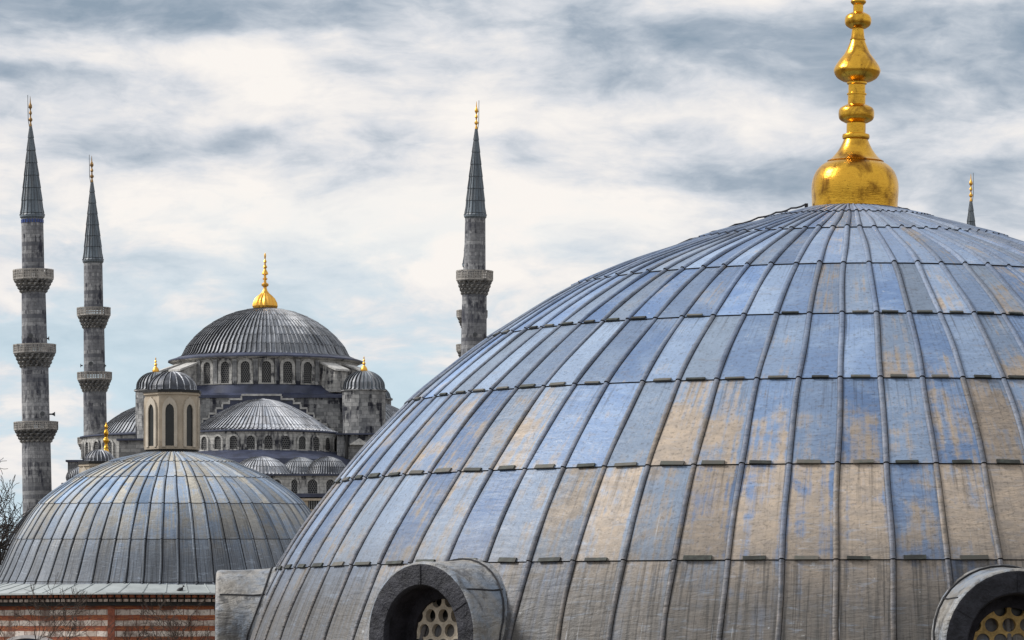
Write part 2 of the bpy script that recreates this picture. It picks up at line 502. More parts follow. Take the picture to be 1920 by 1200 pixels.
class MB:
    def __init__(s, org=(0, 0, 0)):
        s.v, s.f, s.mi = [], [], []
        s.o = Vector(org)

    def add(s, pts, faces, mi=0):
        k = len(s.v)
        s.v += [tuple(Vector(p) - s.o) for p in pts]
        s.f += [tuple(i + k for i in f) for f in faces]
        s.mi += [mi] * len(faces)

    def grid(s, rows, closed=False, mi=0, flip=False):
        nr, nc = len(rows), len(rows[0])
        fs = []
        for i in range(nr - 1):
            for j in range(nc if closed else nc - 1):
                a, b_ = i * nc + j, i * nc + (j + 1) % nc
                q = (a, b_, b_ + nc, a + nc)
                fs.append(q[::-1] if flip else q)
        s.add([p for r in rows for p in r], fs, mi)

    def box(s, lo, hi, mi=0):
        x0, y0, z0 = lo
        x1, y1, z1 = hi
        s.add([(x0, y0, z0), (x1, y0, z0), (x1, y1, z0), (x0, y1, z0), (x0, y0, z1), (x1, y0, z1), (x1, y1, z1), (x0, y1, z1)],
              [(0, 3, 2, 1), (4, 5, 6, 7), (0, 1, 5, 4), (1, 2, 6, 5), (2, 3, 7, 6), (3, 0, 4, 7)], mi)

    def obox(s, c, ax, ay, az_, mi=0):
        """box from centre and three half-axis vectors"""
        c, ax, ay, az_ = map(Vector, (c, ax, ay, az_))
        p = [c + ax * i + ay * j + az_ * k for k in (-1, 1) for (i, j) in ((-1, -1), (1, -1), (1, 1), (-1, 1))]
        s.add(p, [(0, 3, 2, 1), (4, 5, 6, 7), (0, 1, 5, 4), (1, 2, 6, 5), (2, 3, 7, 6), (3, 0, 4, 7)], mi)

    def lathe(s, c, prof, n=32, a0=0.0, a1=None, mi=0, cap=True, flute=0.0):
        """prof: (radius, z) from bottom to top, z absolute"""
        closed = a1 is None
        k = n if closed else n + 1
        an = [a0 + (2 * PI if closed else a1 - a0) * j / n for j in range(k)]
        rows = []
        for r, z in prof:
            rows.append([(c[0] + r * (1 - (flute if j % 2 else 0)) * math.sin(a), c[1] - r * (1 - (flute if j % 2 else 0)) * math.cos(a), z) for j, a in enumerate(an)])
        s.grid(rows, closed, mi)
        if cap and closed:
            if prof[-1][0] > 1e-4:
                s.add(rows[-1], [tuple(range(k))], mi)
            if prof[0][0] > 1e-4:
                s.add(rows[0], [tuple(range(k))[::-1]], mi)

    def tube(s, pts, rads, n=6, mi=0, cap=True):
        pts = [Vector(p) for p in pts]
        rows = []
        for i, p in enumerate(pts):
            d = (pts[min(i + 1, len(pts) - 1)] - pts[max(i - 1, 0)]).normalized()
            up = Vector((0, 0, 1)) if abs(d.z) < .9 else Vector((1, 0, 0))
            a = d.cross(up).normalized()
            b_ = a.cross(d)
            rows.append([p + (a * math.cos(2 * PI * j / n) + b_ * math.sin(2 * PI * j / n)) * rads[i] for j in range(n)])
        s.grid(rows, True, mi)
        if cap:
            s.add(rows[0], [tuple(range(n))], mi)
            s.add(rows[-1], [tuple(range(n))[::-1]], mi)

    def build(s, name, mats, parent=None, smooth=None):
        me = bpy.data.meshes.new(name)
        me.from_pydata(s.v, [], s.f)
        if max(s.mi, default=0) > 0:
            me.polygons.foreach_set('material_index', s.mi)
        vs = np.array(s.v)
        uvl = me.uv_layers.new(name='UVMap')
        buf = np.zeros((len(me.loops), 2))
        for p in me.polygons:
            n = p.normal
            idx = list(p.vertices)
            q = vs[idx]
            if abs(n.z) > .8:
                uvp = q[:, :2]
            else:
                tn = np.array((-n.y, n.x, 0.0))
                tn /= max(np.linalg.norm(tn), 1e-6)
                uvp = np.stack([q @ tn, q[:, 2]], 1)
            buf[p.loop_start:p.loop_start + p.loop_total] = uvp
        uvl.data.foreach_set('uv', buf.ravel())
        return link(name, me, mats, parent, smooth)


def spline(pts, ns):
    """rows of samples on a smooth curve through pts (r, z)"""
    p = np.array(pts, float)
    d = np.r_[0, np.cumsum(np.linalg.norm(np.diff(p, axis=0), axis=1))]
    tg = np.gradient(p, d, axis=0)
    rows = []
    for i in range(len(p) - 1):
        L = d[i + 1] - d[i]
        t_ = np.linspace(0, 1, ns + 1)[:, None]
        h = (2 * t_**3 - 3 * t_**2 + 1) * p[i] + (t_**3 - 2 * t_**2 + t_) * L * tg[i] + (-2 * t_**3 + 3 * t_**2) * p[i + 1] + (t_**3 - t_**2) * L * tg[i + 1]
        rows.append(h)
    return rows


def lead_dome(name, c, pts, n, parent, mats, ns=6, rw=.11, rh=.045, slot=.014, sd=.03, step=.03, gap=.018, ph0=0.0, span=None, wob=0.0,
              fine=True, thin_top=0, kink=.0):
    """sheet-lead dome: n standing rolls, one lapped seam per point of the profile (r, z from the top down)"""
    rows = spline(pts, ns)
    ring_r, ring_z, ring_nr, ring_nz, ring_v, ring_off, ring_m = [], [], [], [], [], [], []
    for i, rw_ in enumerate(rows):
        tg = np.gradient(rw_, axis=0)
        tg /= np.linalg.norm(tg, axis=1)[:, None]
        nor = np.stack([-tg[:, 1], tg[:, 0]], 1)
        nor[nor[:, 0] + nor[:, 1] < 0] *= -1
        chord = rw_[0] * (1 - np.linspace(0, 1, ns + 1)[:, None]) + rw_[-1] * np.linspace(0, 1, ns + 1)[:, None]
        rw_ = rw_ * (1 - kink) + chord * kink
        for j in range(ns + 1):
            off = step * (j / ns)
            r, z = rw_[j]
            if j == 0 and i > 0:
                r, z = rw_[0] + tg[0] * gap
            ring_r.append(r); ring_z.append(z); ring_nr.append(nor[j, 0]); ring_nz.append(nor[j, 1])
            ring_v.append(i + .001 + .998 * j / ns); ring_off.append(off); ring_m.append(0)
        if i < len(rows) - 1 and step > 0:
            for dd_ in (0.0, gap):
                r, z = rw_[-1] + tg[-1] * dd_
                ring_r.append(r); ring_z.append(z); ring_nr.append(nor[-1, 0]); ring_nz.append(nor[-1, 1])
                ring_v.append(i + .9995); ring_off.append(-sd); ring_m.append(1)
    ring_r, ring_z, ring_nr, ring_nz, ring_v, ring_off = map(np.array, (ring_r, ring_z, ring_nr, ring_nz, ring_v, ring_off))
    W = 2 * PI / n
    k0, k1 = (0, n) if span is None else span
    # cross-section: (kind, a-fraction, height, u, material)
    if fine:
        sec = [('a', -1, 0, .0, 1), ('a', -.82, .62, .02, 1), ('a', -.35, 1, .04, 1), ('a', .25, 1, .06, 1), ('a', .72, .75, .08, 1), ('a', .95, .25, .09, 2),
               ('s', 0, -.6, .10, 2), ('s', 1, -.6, .11, 2), ('s', 1, 0, .12, 0), ('f', .18, .0, .25, 0), ('f', .5, .0, .52, 0), ('f', .82, .0, .80, 0)]
    else:
        sec = [('a', -1, 0, .0, 1), ('a', -.3, 1, .05, 1), ('a', .45, 1, .1, 2), ('a', 1, -.3, .14, 0), ('f', .5, 0, .55, 0)]
    cols_phi, cols_h, cols_u, cols_m = [], [], [], []
    nR = len(ring_r)
    rr = np.maximum(ring_r, .02)
    wtab = rng.random((n + 1, 6))
    wtab[n] = wtab[0]
    for k in range(k0, k1 + 1):
        wv = 0
        hv = np.ones(nR)
        if wob:
            r1, r2, r3 = wtab[k][:3]
            hv = 1 + .18 * np.sin(ring_v * 3.1 + wtab[k][3] * 6.3) + .15 * np.sin(ring_v * 7.7 + wtab[k][4] * 6.3)
            wv = wob * (np.sin(ring_v * 1.9 + r1 * 6.3) * .6 + np.sin(ring_v * 4.3 + r2 * 6.3) * .4) + wob * .8 * (r3 - .5)
        a = np.minimum(rw * .5 / rr, .26 * W) * (1 + .12 * (hv - 1))
        s_ = np.minimum(slot / rr, .08 * W)
        hs = np.minimum(1.0, rr * W / (rw * 2.4))
        for (kd, q_, h, u, mi) in (sec if k < k1 else sec[:1]):
            base_ = ph0 + k * W + wv / rr
            if kd == 'a':
                ph_, hh = base_ + a * q_, h * rh * hs * hv
            elif kd == 's':
                ph_, hh = base_ + a + s_ * q_, h * sd * hs
            else:
                lo = base_ + a + s_
                hi = ph0 + (k + 1) * W - a
                ph_, hh = lo + (hi - lo) * q_, np.zeros(nR)
            cols_phi.append(np.broadcast_to(ph_, nR)); cols_h.append(np.broadcast_to(hh, nR)); cols_u.append(k + u); cols_m.append(mi)
    ph_ = np.array(cols_phi).T
    off = np.array(cols_h).T + ring_off[:, None]
    R_ = ring_r[:, None] + off * ring_nr[:, None]
    Z_ = ring_z[:, None] + off * ring_nz[:, None]
    R_ = np.maximum(R_, .0)
    nC = ph_.shape[1]
    verts = np.stack([c[0] + R_ * np.sin(ph_), c[1] - R_ * np.cos(ph_), c[2] + Z_], 2).reshape(-1, 3)
    ii, jj = np.meshgrid(np.arange(nR - 1), np.arange(nC - 1), indexing='ij')
    a = (ii * nC + jj).ravel()
    quads = np.stack([a, a + nC, a + nC + 1, a + 1], 1)
    cm = np.array(cols_m)[jj.ravel()]
    rm = np.array(ring_m)
    rmi = np.maximum(rm[:-1], rm[1:])[ii.ravel()]
    mi = np.where(rmi == 1, 2, cm)
    me = bpy.data.meshes.new(name)
    me.from_pydata(verts.tolist(), [], quads.tolist())
    me.polygons.foreach_set('material_index', mi.astype(np.int32))
    uvv = np.stack([np.broadcast_to(np.array(cols_u)[None, :], (nR, nC)), np.broadcast_to(ring_v[:, None], (nR, nC))], 2).reshape(-1, 2)
    lv = np.zeros(len(me.loops), np.int32)
    me.loops.foreach_get('vertex_index', lv)
    uvl = me.uv_layers.new(name='UVMap')
    uvl.data.foreach_set('uv', uvv[lv].ravel())
    return link(name, me, mats, parent, 38)


def finial(mb, c, prof, n=40):
    """prof: (radius, height above c) bottom to top"""
    mb.lathe(c, [(r, c[2] + z) for r, z in prof], n)


def smooth_prof(pts, k=4):
    out = []
    for i in range(len(pts) - 1):
        p0 = pts[max(i - 1, 0)]; p1 = pts[i]; p2 = pts[i + 1]; p3 = pts[min(i + 2, len(pts) - 1)]
        for j in range(k):
            t_ = j / k
            q_ = []
            for d in (0, 1):
                q_.append(.5 * ((2 * p1[d]) + (-p0[d] + p2[d]) * t_ + (2 * p0[d] - 5 * p1[d] + 4 * p2[d] - p3[d]) * t_**2 + (-p0[d] + 3 * p1[d] - 3 * p2[d] + p3[d]) * t_**3))
            out.append((max(q_[0], .001), q_[1]))
    out.append(pts[-1])
    return out


# ------------------------------------------------------------------ ground
g = MB()
N = 24
xs = [-9000 + 18000 * i / N for i in range(N + 1)]
ys = [-3000 + 12000 * i / N for i in range(N + 1)]
g.grid([[(x, y, 0) for x in xs] for y in ys])
gr = g.build('ground', 'soil')
gr['kind'] = 'structure'

# ------------------------------------------------------------------ big domed tomb in front
TD = 50.0
TX = (1594 - 960) / F * TD
T0 = Vector((TX, TD, 0))
tomb = thing('domed_tomb', 'large foreground tomb with blue and tan patched sheet lead dome and tall gilded finial', 'tomb', T0)
prof_t = [(.42, 5.42), (1.05, 5.245), (2.00, 4.95), (3.48, 4.38), (4.56, 3.71), (5.55, 2.91), (6.44, 1.92), (7.15, .86), (7.56, -.15), (7.72, -1.2)]
prof_t = [(r, z + CH) for r, z in prof_t]
NT_ = 76
dome_t = lead_dome('lead_dome', (0, 0, 0), prof_t, NT_, tomb, ['lead_front', 'lead_front_roll', 'lead_seam'], ns=8, rw=.062, rh=.026, slot=.004, sd=.028, step=.014,
                   gap=.007, ph0=math.radians(-1.3), wob=.015, kink=.12)
# drum wall below the dome
mb = MB()
mb.lathe((0, 0), [(7.4, 0), (7.4, CH - 2.0), (7.9, CH - 1.8), (7.9, CH - 1.45), (7.70, CH - 1.2)], 48, cap=False)
mb.build('drum_wall', 'stone_pale', tomb, 30)


def prof_r(z):
    zs = [p[1] for p in prof_t][::-1]
    rs = [p[0] for p in prof_t][::-1]
    return float(np.interp(z, zs, rs))


# seam clips: short folded lead tabs over the laps
W = 2 * PI / NT_
clip_specs = []
for seam in (4, 5, 6, 7):
    r, z = prof_t[seam]
    r0, z0 = prof_t[seam - 1]
    tv = Vector((r - r0, 0, z - z0)).normalized()
    nv = Vector((-tv.z, 0, tv.x))
    for k in range(NT_):
        ph = math.radians(-1.3) + (k + .5 + random.uniform(-.10, .06)) * W
        ph = (ph + PI) % (2 * PI) - PI
        if -1.62 < ph < .42 and random.random() < (.78 if seam == 4 else .95):
            clip_specs.append((seam, r, z, tv, nv, ph))
clip_specs.sort(key=lambda s: -s[1] * math.cos(s[5] * .8))
clip_rest = MB()
for q_i, (seam, r, z, tv, nv, ph) in enumerate(clip_specs):
    mb = MB() if q_i < 100 else clip_rest
    er = Vector((math.sin(ph), -math.cos(ph), 0))
    et = Vector((math.cos(ph), math.sin(ph), 0))
    up = Vector((0, 0, 1))
    T_ = er * tv.x + up * tv.z
    N_ = er * nv.x + up * nv.z
    if N_.dot(er) < 0:
        N_ = -N_
    hw = r * W * random.uniform(.20, .27)
    hh = random.uniform(.014, .024) + .006 * (seam > 5)
    cen = er * r + up * z + N_ * (.014 + .008) - T_ * (hh - .012)
    tl = random.uniform(-.04, .04)
    et2 = et * math.cos(tl) + T_ * math.sin(tl)
    T2 = T_ * math.cos(tl) - et * math.sin(tl)
    mb.obox(cen, et2 * hw, T2 * hh, N_ * .012 + T2 * .003)
    if q_i < 100:
        mb.build('clip', 'clip', tomb)
if clip_rest.v:
    o = clip_rest.build('clip', 'clip', tomb)
    o['kind'] = 'stuff'

# lightning conductor strap over the crown
mb = MB()
for seg, ph in ((0, -1.62), (1, 1.75)):
    mb = MB()
    pr = [p for rr_ in spline(prof_t[:4], 10) for p in rr_[:-1]]
    pr = pr[2:(22 if seg == 0 else 20)]
    L = []
    for i, (r, z) in enumerate(pr):
        L.append(Vector((r * math.sin(ph), -r * math.cos(ph), z + .055 + (.014 if i % 3 == 0 else 0))))
    mb.tube(L, [.012] * len(L), 6)
    for i in range(0, len(L), 4):
        mb.obox(L[i] - Vector((0, 0, .03)), (.02, 0, 0), (0, .02, 0), (0, 0, .035))
    mb.build('conductor_strap', 'lead_seam', tomb)

# gilded finial
S_ = TD / F      # metres per photo pixel at the axis
fz = lambda y: (1200 - y) * S_ + CH
pf = [(80, 387), (80.5, 372), (81.5, 350), (80, 334), (74, 318), (64, 306), (52, 298.5)]
pf = smooth_prof([(r, -y) for r, y in pf], 5)
pf2 = smooth_prof([(53, -297), (44, -291), (34, -279), (27, -267), (22.5, -256)], 4)
pk = [(25, -255), (26, -251), (25, -247), (18, -245), (18, -226), (20, -225)]
knob = smooth_prof([(21, -225), (31, -219), (33.5, -209), (31, -198), (19, -191)], 5)
sh = [(16.5, -190), (16.5, -173), (18.5, -172.5), (18.5, -170), (16, -169), (16, -154), (19, -152), (19, -149)]
onion = smooth_prof([(26, -147.5), (37, -141), (43.5, -130), (42, -121), (34, -108), (24, -95), (17, -80), (13.5, -70)], 4)
sh2 = [(14.5, -69.5), (14.5, -68), (13, -67.5), (11, -50), (11, -48)]
knob2 = smooth_prof([(15, -48), (23, -42), (25, -33), (22, -24), (12, -18)], 4)
sh3 = [(9.5, -17), (9.5, -4)]
knob3 = smooth_prof([(10, -4), (14, 0), (14, 4), (8, 8), (7, 18), (4, 40), (9, 48), (4, 56), (1, 90)], 3)
allp = pf + pf2 + pk + knob + sh + onion + sh2 + knob2 + sh3 + knob3
mb = MB()
mb.lathe((0, 0), [(r * S_, (1200 + y) * S_ - (1200 - 387) * S_) for r, y in allp], 64)
fin = mb.build('finial', 'gold', tomb, 35)
fin.location = ((1602.5 - 1594) * S_, 0, fz(387) - .035)
fin.rotation_euler = (0, .018, 0)
fb = MB()
fb.lathe((0, 0), [(.55, -.12), (.548, -.01), (.54, .012)], 48)
fb.build('finial_collar', 'lead_seam', fin, 30)

# round-headed dormers with pierced plaster windows
RF = 7.90


def arch_pts(rad, zc, drop, n=20):
    L = [(rad, zc - drop)]
    L += [(rad * math.cos(PI * i / n), zc + rad * math.sin(PI * i / n)) for i in range(n + 1)]
    L += [(-rad, zc - drop)]
    return L


def make_dormer(az_deg, ochre, label=None, dz=0.0):
    az_ = math.radians(az_deg)
    er = Vector((math.sin(az_), -math.cos(az_), 0))
    et = Vector((math.cos(az_), math.sin(az_), 0))
    zc = CH + .055 + dz

    def ring(rad, R, drop=1.3, flare=None):
        out = []
        for (a, z) in arch_pts(rad, zc, drop):
            out.append(er * R + et * a + Vector((0, 0, z)))
        return out
    hood = MB()
    rows = [ring(.785, RF), ring(.805, RF - .012), ring(.815, RF - .05), ring(.810, RF - .25)]
    # run back to the dome skin and flare on to it
    base_ = arch_pts(.81, zc, 1.3)
    for d_, ex in ((.16, .0), (.06, .004), (.015, .018), (-.03, .040), (-.08, .045)):
        L = []
        for (a, z) in base_:
            aa, zz = a * (1 + ex / .81), zc + (z - zc) * (1 + ex / .81) if z > zc else z
            Rd = math.sqrt(max(prof_r(zz)**2 - aa * aa, .1)) + d_ + .03
            Rd = min(Rd, RF - .26)
            L.append(er * Rd + et * aa + Vector((0, 0, zz + .03 * (RF - Rd))))
        rows.append(L)
    hood.grid(rows)
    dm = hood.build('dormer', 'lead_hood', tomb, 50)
    if label:
        dm['label'] = label
    fsm = MB()                                       # folded seams: where the hood meets the dome, and along its flanks
    fsm.tube([p + er * .03 for p in rows[-3]], [.011] * len(rows[-3]), 5)
    for th in (38, 142):
        a_ = math.radians(th)
        d_ = et * math.cos(a_) + Vector((0, 0, math.sin(a_)))
        i_ = 1 + int(round(th / 9))
        line = [er * (RF - .05) + Vector((0, 0, zc)) + d_ * .815, er * (RF - .25) + Vector((0, 0, zc)) + d_ * .812, rows[4][i_] + d_ * .002, rows[-3][i_]]
        fsm.tube(line, [.010] * 4, 5)
    fsm.build('folded_seam', 'lead_seam', dm)
    face = MB()
    face.grid([ring(.535, RF - .06), ring(.545, RF - .01), ring(.56, RF + .004), ring(.772, RF + .004), ring(.785, RF)])
    # folded joints across the face
    for th in (90, 150, 28):
        a_ = math.radians(th)
        d_ = et * math.cos(a_) + Vector((0, 0, math.sin(a_)))
        cc = er * (RF + .007) + Vector((0, 0, zc)) + d_ * .668
        face.obox(cc, d_ * .100, d_.cross(er) * .007, er * .006)
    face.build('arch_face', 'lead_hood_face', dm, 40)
    rev = MB()
    rev.grid([ring(.535, RF - .06), ring(.525, RF - .34)], flip=True)
    rev.grid([ring(.55, RF - .335), ring(.402, RF - .335), ring(.399, RF - .40)])
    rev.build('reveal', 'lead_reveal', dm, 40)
    # pierced plaster: hexagonal cells with round holes
    gm = MB()
    p_ = .190
    hr = .074
    R0 = RF - .375
    for row in range(-5, 4):
        for col_ in range(-3, 4):
            a = (col_ + (.5 if row % 2 else 0)) * p_
            z = zc + .215 + row * p_ * .866
            if a * a + max(z - zc, 0)**2 > .49**2 or abs(a) > .48:
                continue
            nseg = 24
            outer, inner, back = [], [], []
            for k in range(nseg):
                th = 2 * PI * k / nseg + PI / 6
                sec_ = (th % (PI / 3)) - PI / 6
                ro = p_ / 2 / math.cos(sec_) * 1.001
                an = th + 0
                outer.append(er * R0 + et * (a + ro * math.sin(an - PI / 6 + PI / 6)) + Vector((0, 0, z + ro * math.cos(an))))
                inner.append(er * (R0 + .006) + et * (a + hr * math.sin(an)) + Vector((0, 0, z + hr * math.cos(an))))
                back.append(er * (R0 - .07) + et * (a + hr * math.sin(an)) + Vector((0, 0, z + hr * math.cos(an))))
            gm.grid([outer, inner, back], True, flip=True)
    gm.build('window_grille', 'plaster_ochre' if ochre else 'plaster', dm, 40)
    gl = MB()
    L = ring(.50, RF - .47)
    gl.add(L, [tuple(range(len(L)))])
    gl.build('glass', 'dark_glass', dm)
    return dm


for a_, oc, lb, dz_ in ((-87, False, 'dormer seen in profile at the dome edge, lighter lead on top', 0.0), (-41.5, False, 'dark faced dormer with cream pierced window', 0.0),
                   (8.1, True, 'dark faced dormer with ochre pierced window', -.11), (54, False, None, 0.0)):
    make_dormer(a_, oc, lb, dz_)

# ------------------------------------------------------------------ bathhouse with lantern, left
BD = 157.0
BS = BD / F
B0 = Vector(((324 - 960) * BS, BD, 0))
bath = thing('domed_bathhouse', 'grey lead ribbed dome on banded brick and stone wall, cream lantern on top, lower left', 'bathhouse', B0)
bz = lambda y: CH + (1200 - y) * BS
prof_b = [(46, 849), (118, 868), (182, 897), (248, 946), (291, 1011), (327, 1088), (333, 1098)]
prof_b = [(r * BS, bz(y)) for r, y in prof_b]
lead_dome('lead_dome', (0, 0, 0), prof_b, 64, bath, ['lead_bath', 'lead_bath', 'lead_seam'], ns=6, rw=.085, rh=.035, slot=.035, sd=.05, step=.018, gap=.016,
          ph0=.02, wob=.018, kink=.2).rotation_euler.x = .025
# flared skirt from the dome foot out to an eight-sided eave
AP = 8.35
oct_a = [math.radians(-11 + 45 * k) for k in range(8)]


def oct_r(ph, ap):
    d_ = ((ph - oct_a[0]) % (PI / 4)) - PI / 8
    return ap / math.cos(d_)


mb = MB()
K = 64
rows = []
for s_i, (k_, y_) in enumerate(((0.0, 1094), (.18, 1099.5), (.5, 1106.5), (1.0, 1116), (1.0, 1119))):
    L = []
    for j in range(K):
        ph = 2 * PI * j / K + oct_a[0]
        r = (1 - k_) * 331 * BS + k_ * oct_r(ph, AP)
        L.append((r * math.sin(ph), -r * math.cos(ph), bz(y_)))
    rows.append(L)
mb.grid(rows[::-1], True)
for j in range(K):                                  # rolled joints on the skirt
    ph = 2 * PI * (j + .5) / K + oct_a[0]
    L = []
    for (k_, y_) in ((0.02, 1094), (.18, 1099), (.5, 1106), (1.0, 1115.5)):
        r = (1 - k_) * 331 * BS + k_ * oct_r(ph, AP)
        L.append((r * math.sin(ph), -r * math.cos(ph), bz(y_)))
    mb.tube(L, [.022] * 4, 5)
mb.build('eave_skirt', 'lead_skirt', bath, 40)


def octo(mb, ap, y0, y1, mi=0):
    lo, hi = [], []
    for a_ in oct_a:
        r = ap / math.cos(PI / 8)
        lo.append((r * math.sin(a_), -r * math.cos(a_), y0))
        hi.append((r * math.sin(a_), -r * math.cos(a_), y1))
    mb.grid([lo, hi], True, mi)
    mb.add(hi, [tuple(range(8))], mi)
    mb.add(lo, [tuple(range(8))[::-1]], mi)


mb = MB()
octo(mb, AP - .30, bz(1126), bz(1119.3))
octo(mb, AP - .42, bz(1139), bz(1126.2))
for f_ in range(8):                                 # brick dog-tooth under the eave
    a0, a1 = oct_a[f_], oct_a[(f_ + 1) % 8]
    for row, (ap_, y_) in enumerate(((AP - .18, 1122), (AP - .30, 1129.5))):
        r = ap_ / math.cos(PI / 8)
        p0 = Vector((r * math.sin(a0), -r * math.cos(a0), bz(y_)))
        p1 = Vector((r * math.sin(a1), -r * math.cos(a1), bz(y_)))
        nn_ = 26
        d_ = (p1 - p0).normalized()
        for j in range(nn_):
            cpt = p0.lerp(p1, (j + .5) / nn_)
            e1 = (d_ + Vector((-d_.y, d_.x, 0)))
            e2 = (d_ - Vector((-d_.y, d_.x, 0)))
            mb.obox(cpt, e1 * .05, e2 * .05, (0, 0, .05), 1)
mb.build('cornice', ['black_trim', 'banded_wall'], bath)
mb = MB()
octo(mb, AP - .62, 0, bz(1138.8))
for a_ in oct_a:                                    # brick quoins on the corners
    r = (AP - .62) / math.cos(PI / 8)
    c_ = Vector((r * math.sin(a_), -r * math.cos(a_), 0))
    e1 = Vector((math.sin(a_), -math.cos(a_), 0))
    e2 = Vector((math.cos(a_), math.sin(a_), 0))
    mb.obox(c_ - e1 * .08 + Vector((0, 0, bz(1139) / 2)), e1 * .10, e2 * .13, (0, 0, bz(1139) / 2 - .02), 1)
flat_mat('brick_red', (.26, .085, .05), .9, .35, 6, bmp=.6)
mb.build('wall', ['banded_wall', 'brick_red'], bath)
# arched canopy over an opening in the wall, only its head in view
def wall_pt(px, y, ap):
    """point on the wall face west of the corner, at photo column px"""
    a_ = oct_a[0] - PI / 8
    nrm = Vector((math.sin(a_), -math.cos(a_), 0))
    tan_ = Vector((math.cos(a_), math.sin(a_), 0))
    r = ap / math.cos(PI / 8)
    cpt = Vector((r * math.sin(oct_a[0]), -r * math.cos(oct_a[0]), 0))
    t_ = ((px - 324) * BS - cpt.x) / tan_.x
    return cpt + tan_ * t_ + Vector((0, 0, bz(y))), nrm, tan_
pc, nr_, tn_ = wall_pt(95, 1218, AP - .62)
mb, mp = MB(), MB()
def arc(ra, rb_, off):
    return [pc + nr_ * off + tn_ * (ra * math.cos(PI * i / 24)) + Vector((0, 0, rb_ * math.sin(PI * i / 24))) for i in range(25)]
mb.grid([arc(1.42, .56, .02), arc(1.42, .56, .30), arc(1.26, .44, .30), arc(1.26, .44, .02)])
mb_o = mb.build('window_arch', 'canopy_rim', bath, 40)
L = arc(1.30, .47, .10)
mp.add(L, [tuple(range(25))])
mp.build('glass', 'canopy_blue', mb_o)


def lantern(parent, org, D, cx, half, y_eave, y_top, y_bot, dome_half, finial_h=0, windows=True, nrib=20):
    """eight-sided lantern; pixel measures at distance D, local to org"""
    S = D / F
    c = P(cx, 1200, D) - org
    c.z = 0.0
    zz = lambda y: CH + (1200 - y) * S - org.z
    ap = half * S
    ang = [PI / 8 + k * PI / 4 for k in range(8)]
    def octr(mb, a, z0, z1, mi=0):
        r = a / math.cos(PI / 8)
        lo = [(c.x + r * math.sin(q), c.y - r * math.cos(q), z0) for q in ang]
        hi = [(x, y, z1) for x, y, _ in lo]
        mb.grid([lo, hi], True, mi)
        mb.add(hi, [tuple(range(8))], mi)
        mb.add(lo, [tuple(range(8))[::-1]], mi)
    mb = MB()
    octr(mb, ap, zz(y_bot - 8), zz(y_eave + 5.2))
    octr(mb, ap * 1.06, zz(y_eave + 9), zz(y_eave + 5))
    octr(mb, ap * 1.03, zz(y_bot - 6), zz(y_bot - 12))
    lw = mb.build('lantern', 'cream_render', parent)
    e = MB()
    octr(e, ap * 1.10, zz(y_eave + 5), zz(y_eave))
    r = ap * .99
    e2 = MB()
    octr(e2, ap * .98, zz(y_bot + 6), zz(y_bot - 6))
    e2.build('base_trim', 'black_trim', lw)
    e.build('eave_trim', 'black_trim', lw)
    pr = []
    for i in range(7):
        th = PI / 2 * (1 - i / 6.0)
        pr.append((max(dome_half * math.cos(th), 1.2) * S, zz(y_eave) + (y_eave - y_top) * S * math.sin(th)))
    pr.append((dome_half * 1.13 * S, zz(y_eave) - .002))
    lead_dome('lantern_dome', (c.x, c.y, 0), pr, nrib, lw, ['lead_cap', 'lead_far_pale', 'lead_seam'], ns=3, rw=.045 * D / 157, rh=.03, step=0, fine=False)
    if windows:
        for k in (-2, -1, 0, 1, 2):
            a_ = k * PI / 4
            nr = Vector((math.sin(a_), -math.cos(a_), 0))
            tn = Vector((math.cos(a_), math.sin(a_), 0))
            cc = c + nr * ap
            w_, z0, zs = 8.2 * half / 49 * S, zz(y_bot - 10), zz(y_eave + 42 * half / 49)
            def ogee(wd, up):
                L = [(wd, z0), (wd, zs)]
                for i in range(1, 8):
                    q_ = i / 8
                    L.append((wd * math.cos(q_ * PI / 2)**.9, zs + up * math.sin(q_ * PI / 2)))
                L.append((0, zs + up * 1.12))
                return L + [(-a, z) for a, z in L[-2::-1]]
            def world(L, off):
                return [cc + nr * off + tn * a + Vector((0, 0, z)) for a, z in L]
            op, outr = ogee(w_, 14 * S * half / 49), ogee(w_ * 1.75, 26 * S * half / 49)
            mw = MB()
            mw.grid([world(outr, .006), world(outr, .07), world(op, .07), world(op, .012)])
            wo_ = mw.build('window', 'cream_trim', lw, 30)
            mg = MB()
            L = world(op, .014)
            mg.add(L, [tuple(range(len(L)))])
            mg.build('glass', 'dark_glass', wo_)
    return lw


lantern(bath, B0, BD, 322.5, 48.5, 733, 697, 850, 46)

# second bathhouse dome behind, and its lantern
RD = 245.0
R0_ = Vector(((187 - 960) * RD / F, RD, 0))
rear = thing('domed_hall', 'smaller lead dome mostly hidden behind the left bathhouse, cream lantern with dark cap', 'bathhouse', R0_)
rs = RD / F
prof_r2 = [(30, 914), (80, 930), (122, 953), (155, 990), (180, 1035), (198, 1085)]
lead_dome('lead_dome', (0, 0, 0), [(r * rs, CH + (1200 - y) * rs) for r, y in prof_r2], 56, rear, ['lead_bath', 'lead_spire', 'lead_seam'], ns=4, rw=.12, rh=.08, step=.03, fine=False)
mb = MB()
mb.lathe((0, 0), [(6.6, 0), (6.6, CH + 115 * rs)], 32, cap=False)
mb.build('wall', 'banded_wall', rear)
lantern(rear, R0_, RD, 186, 35, 866, 843, 925, 28.5, nrib=24)
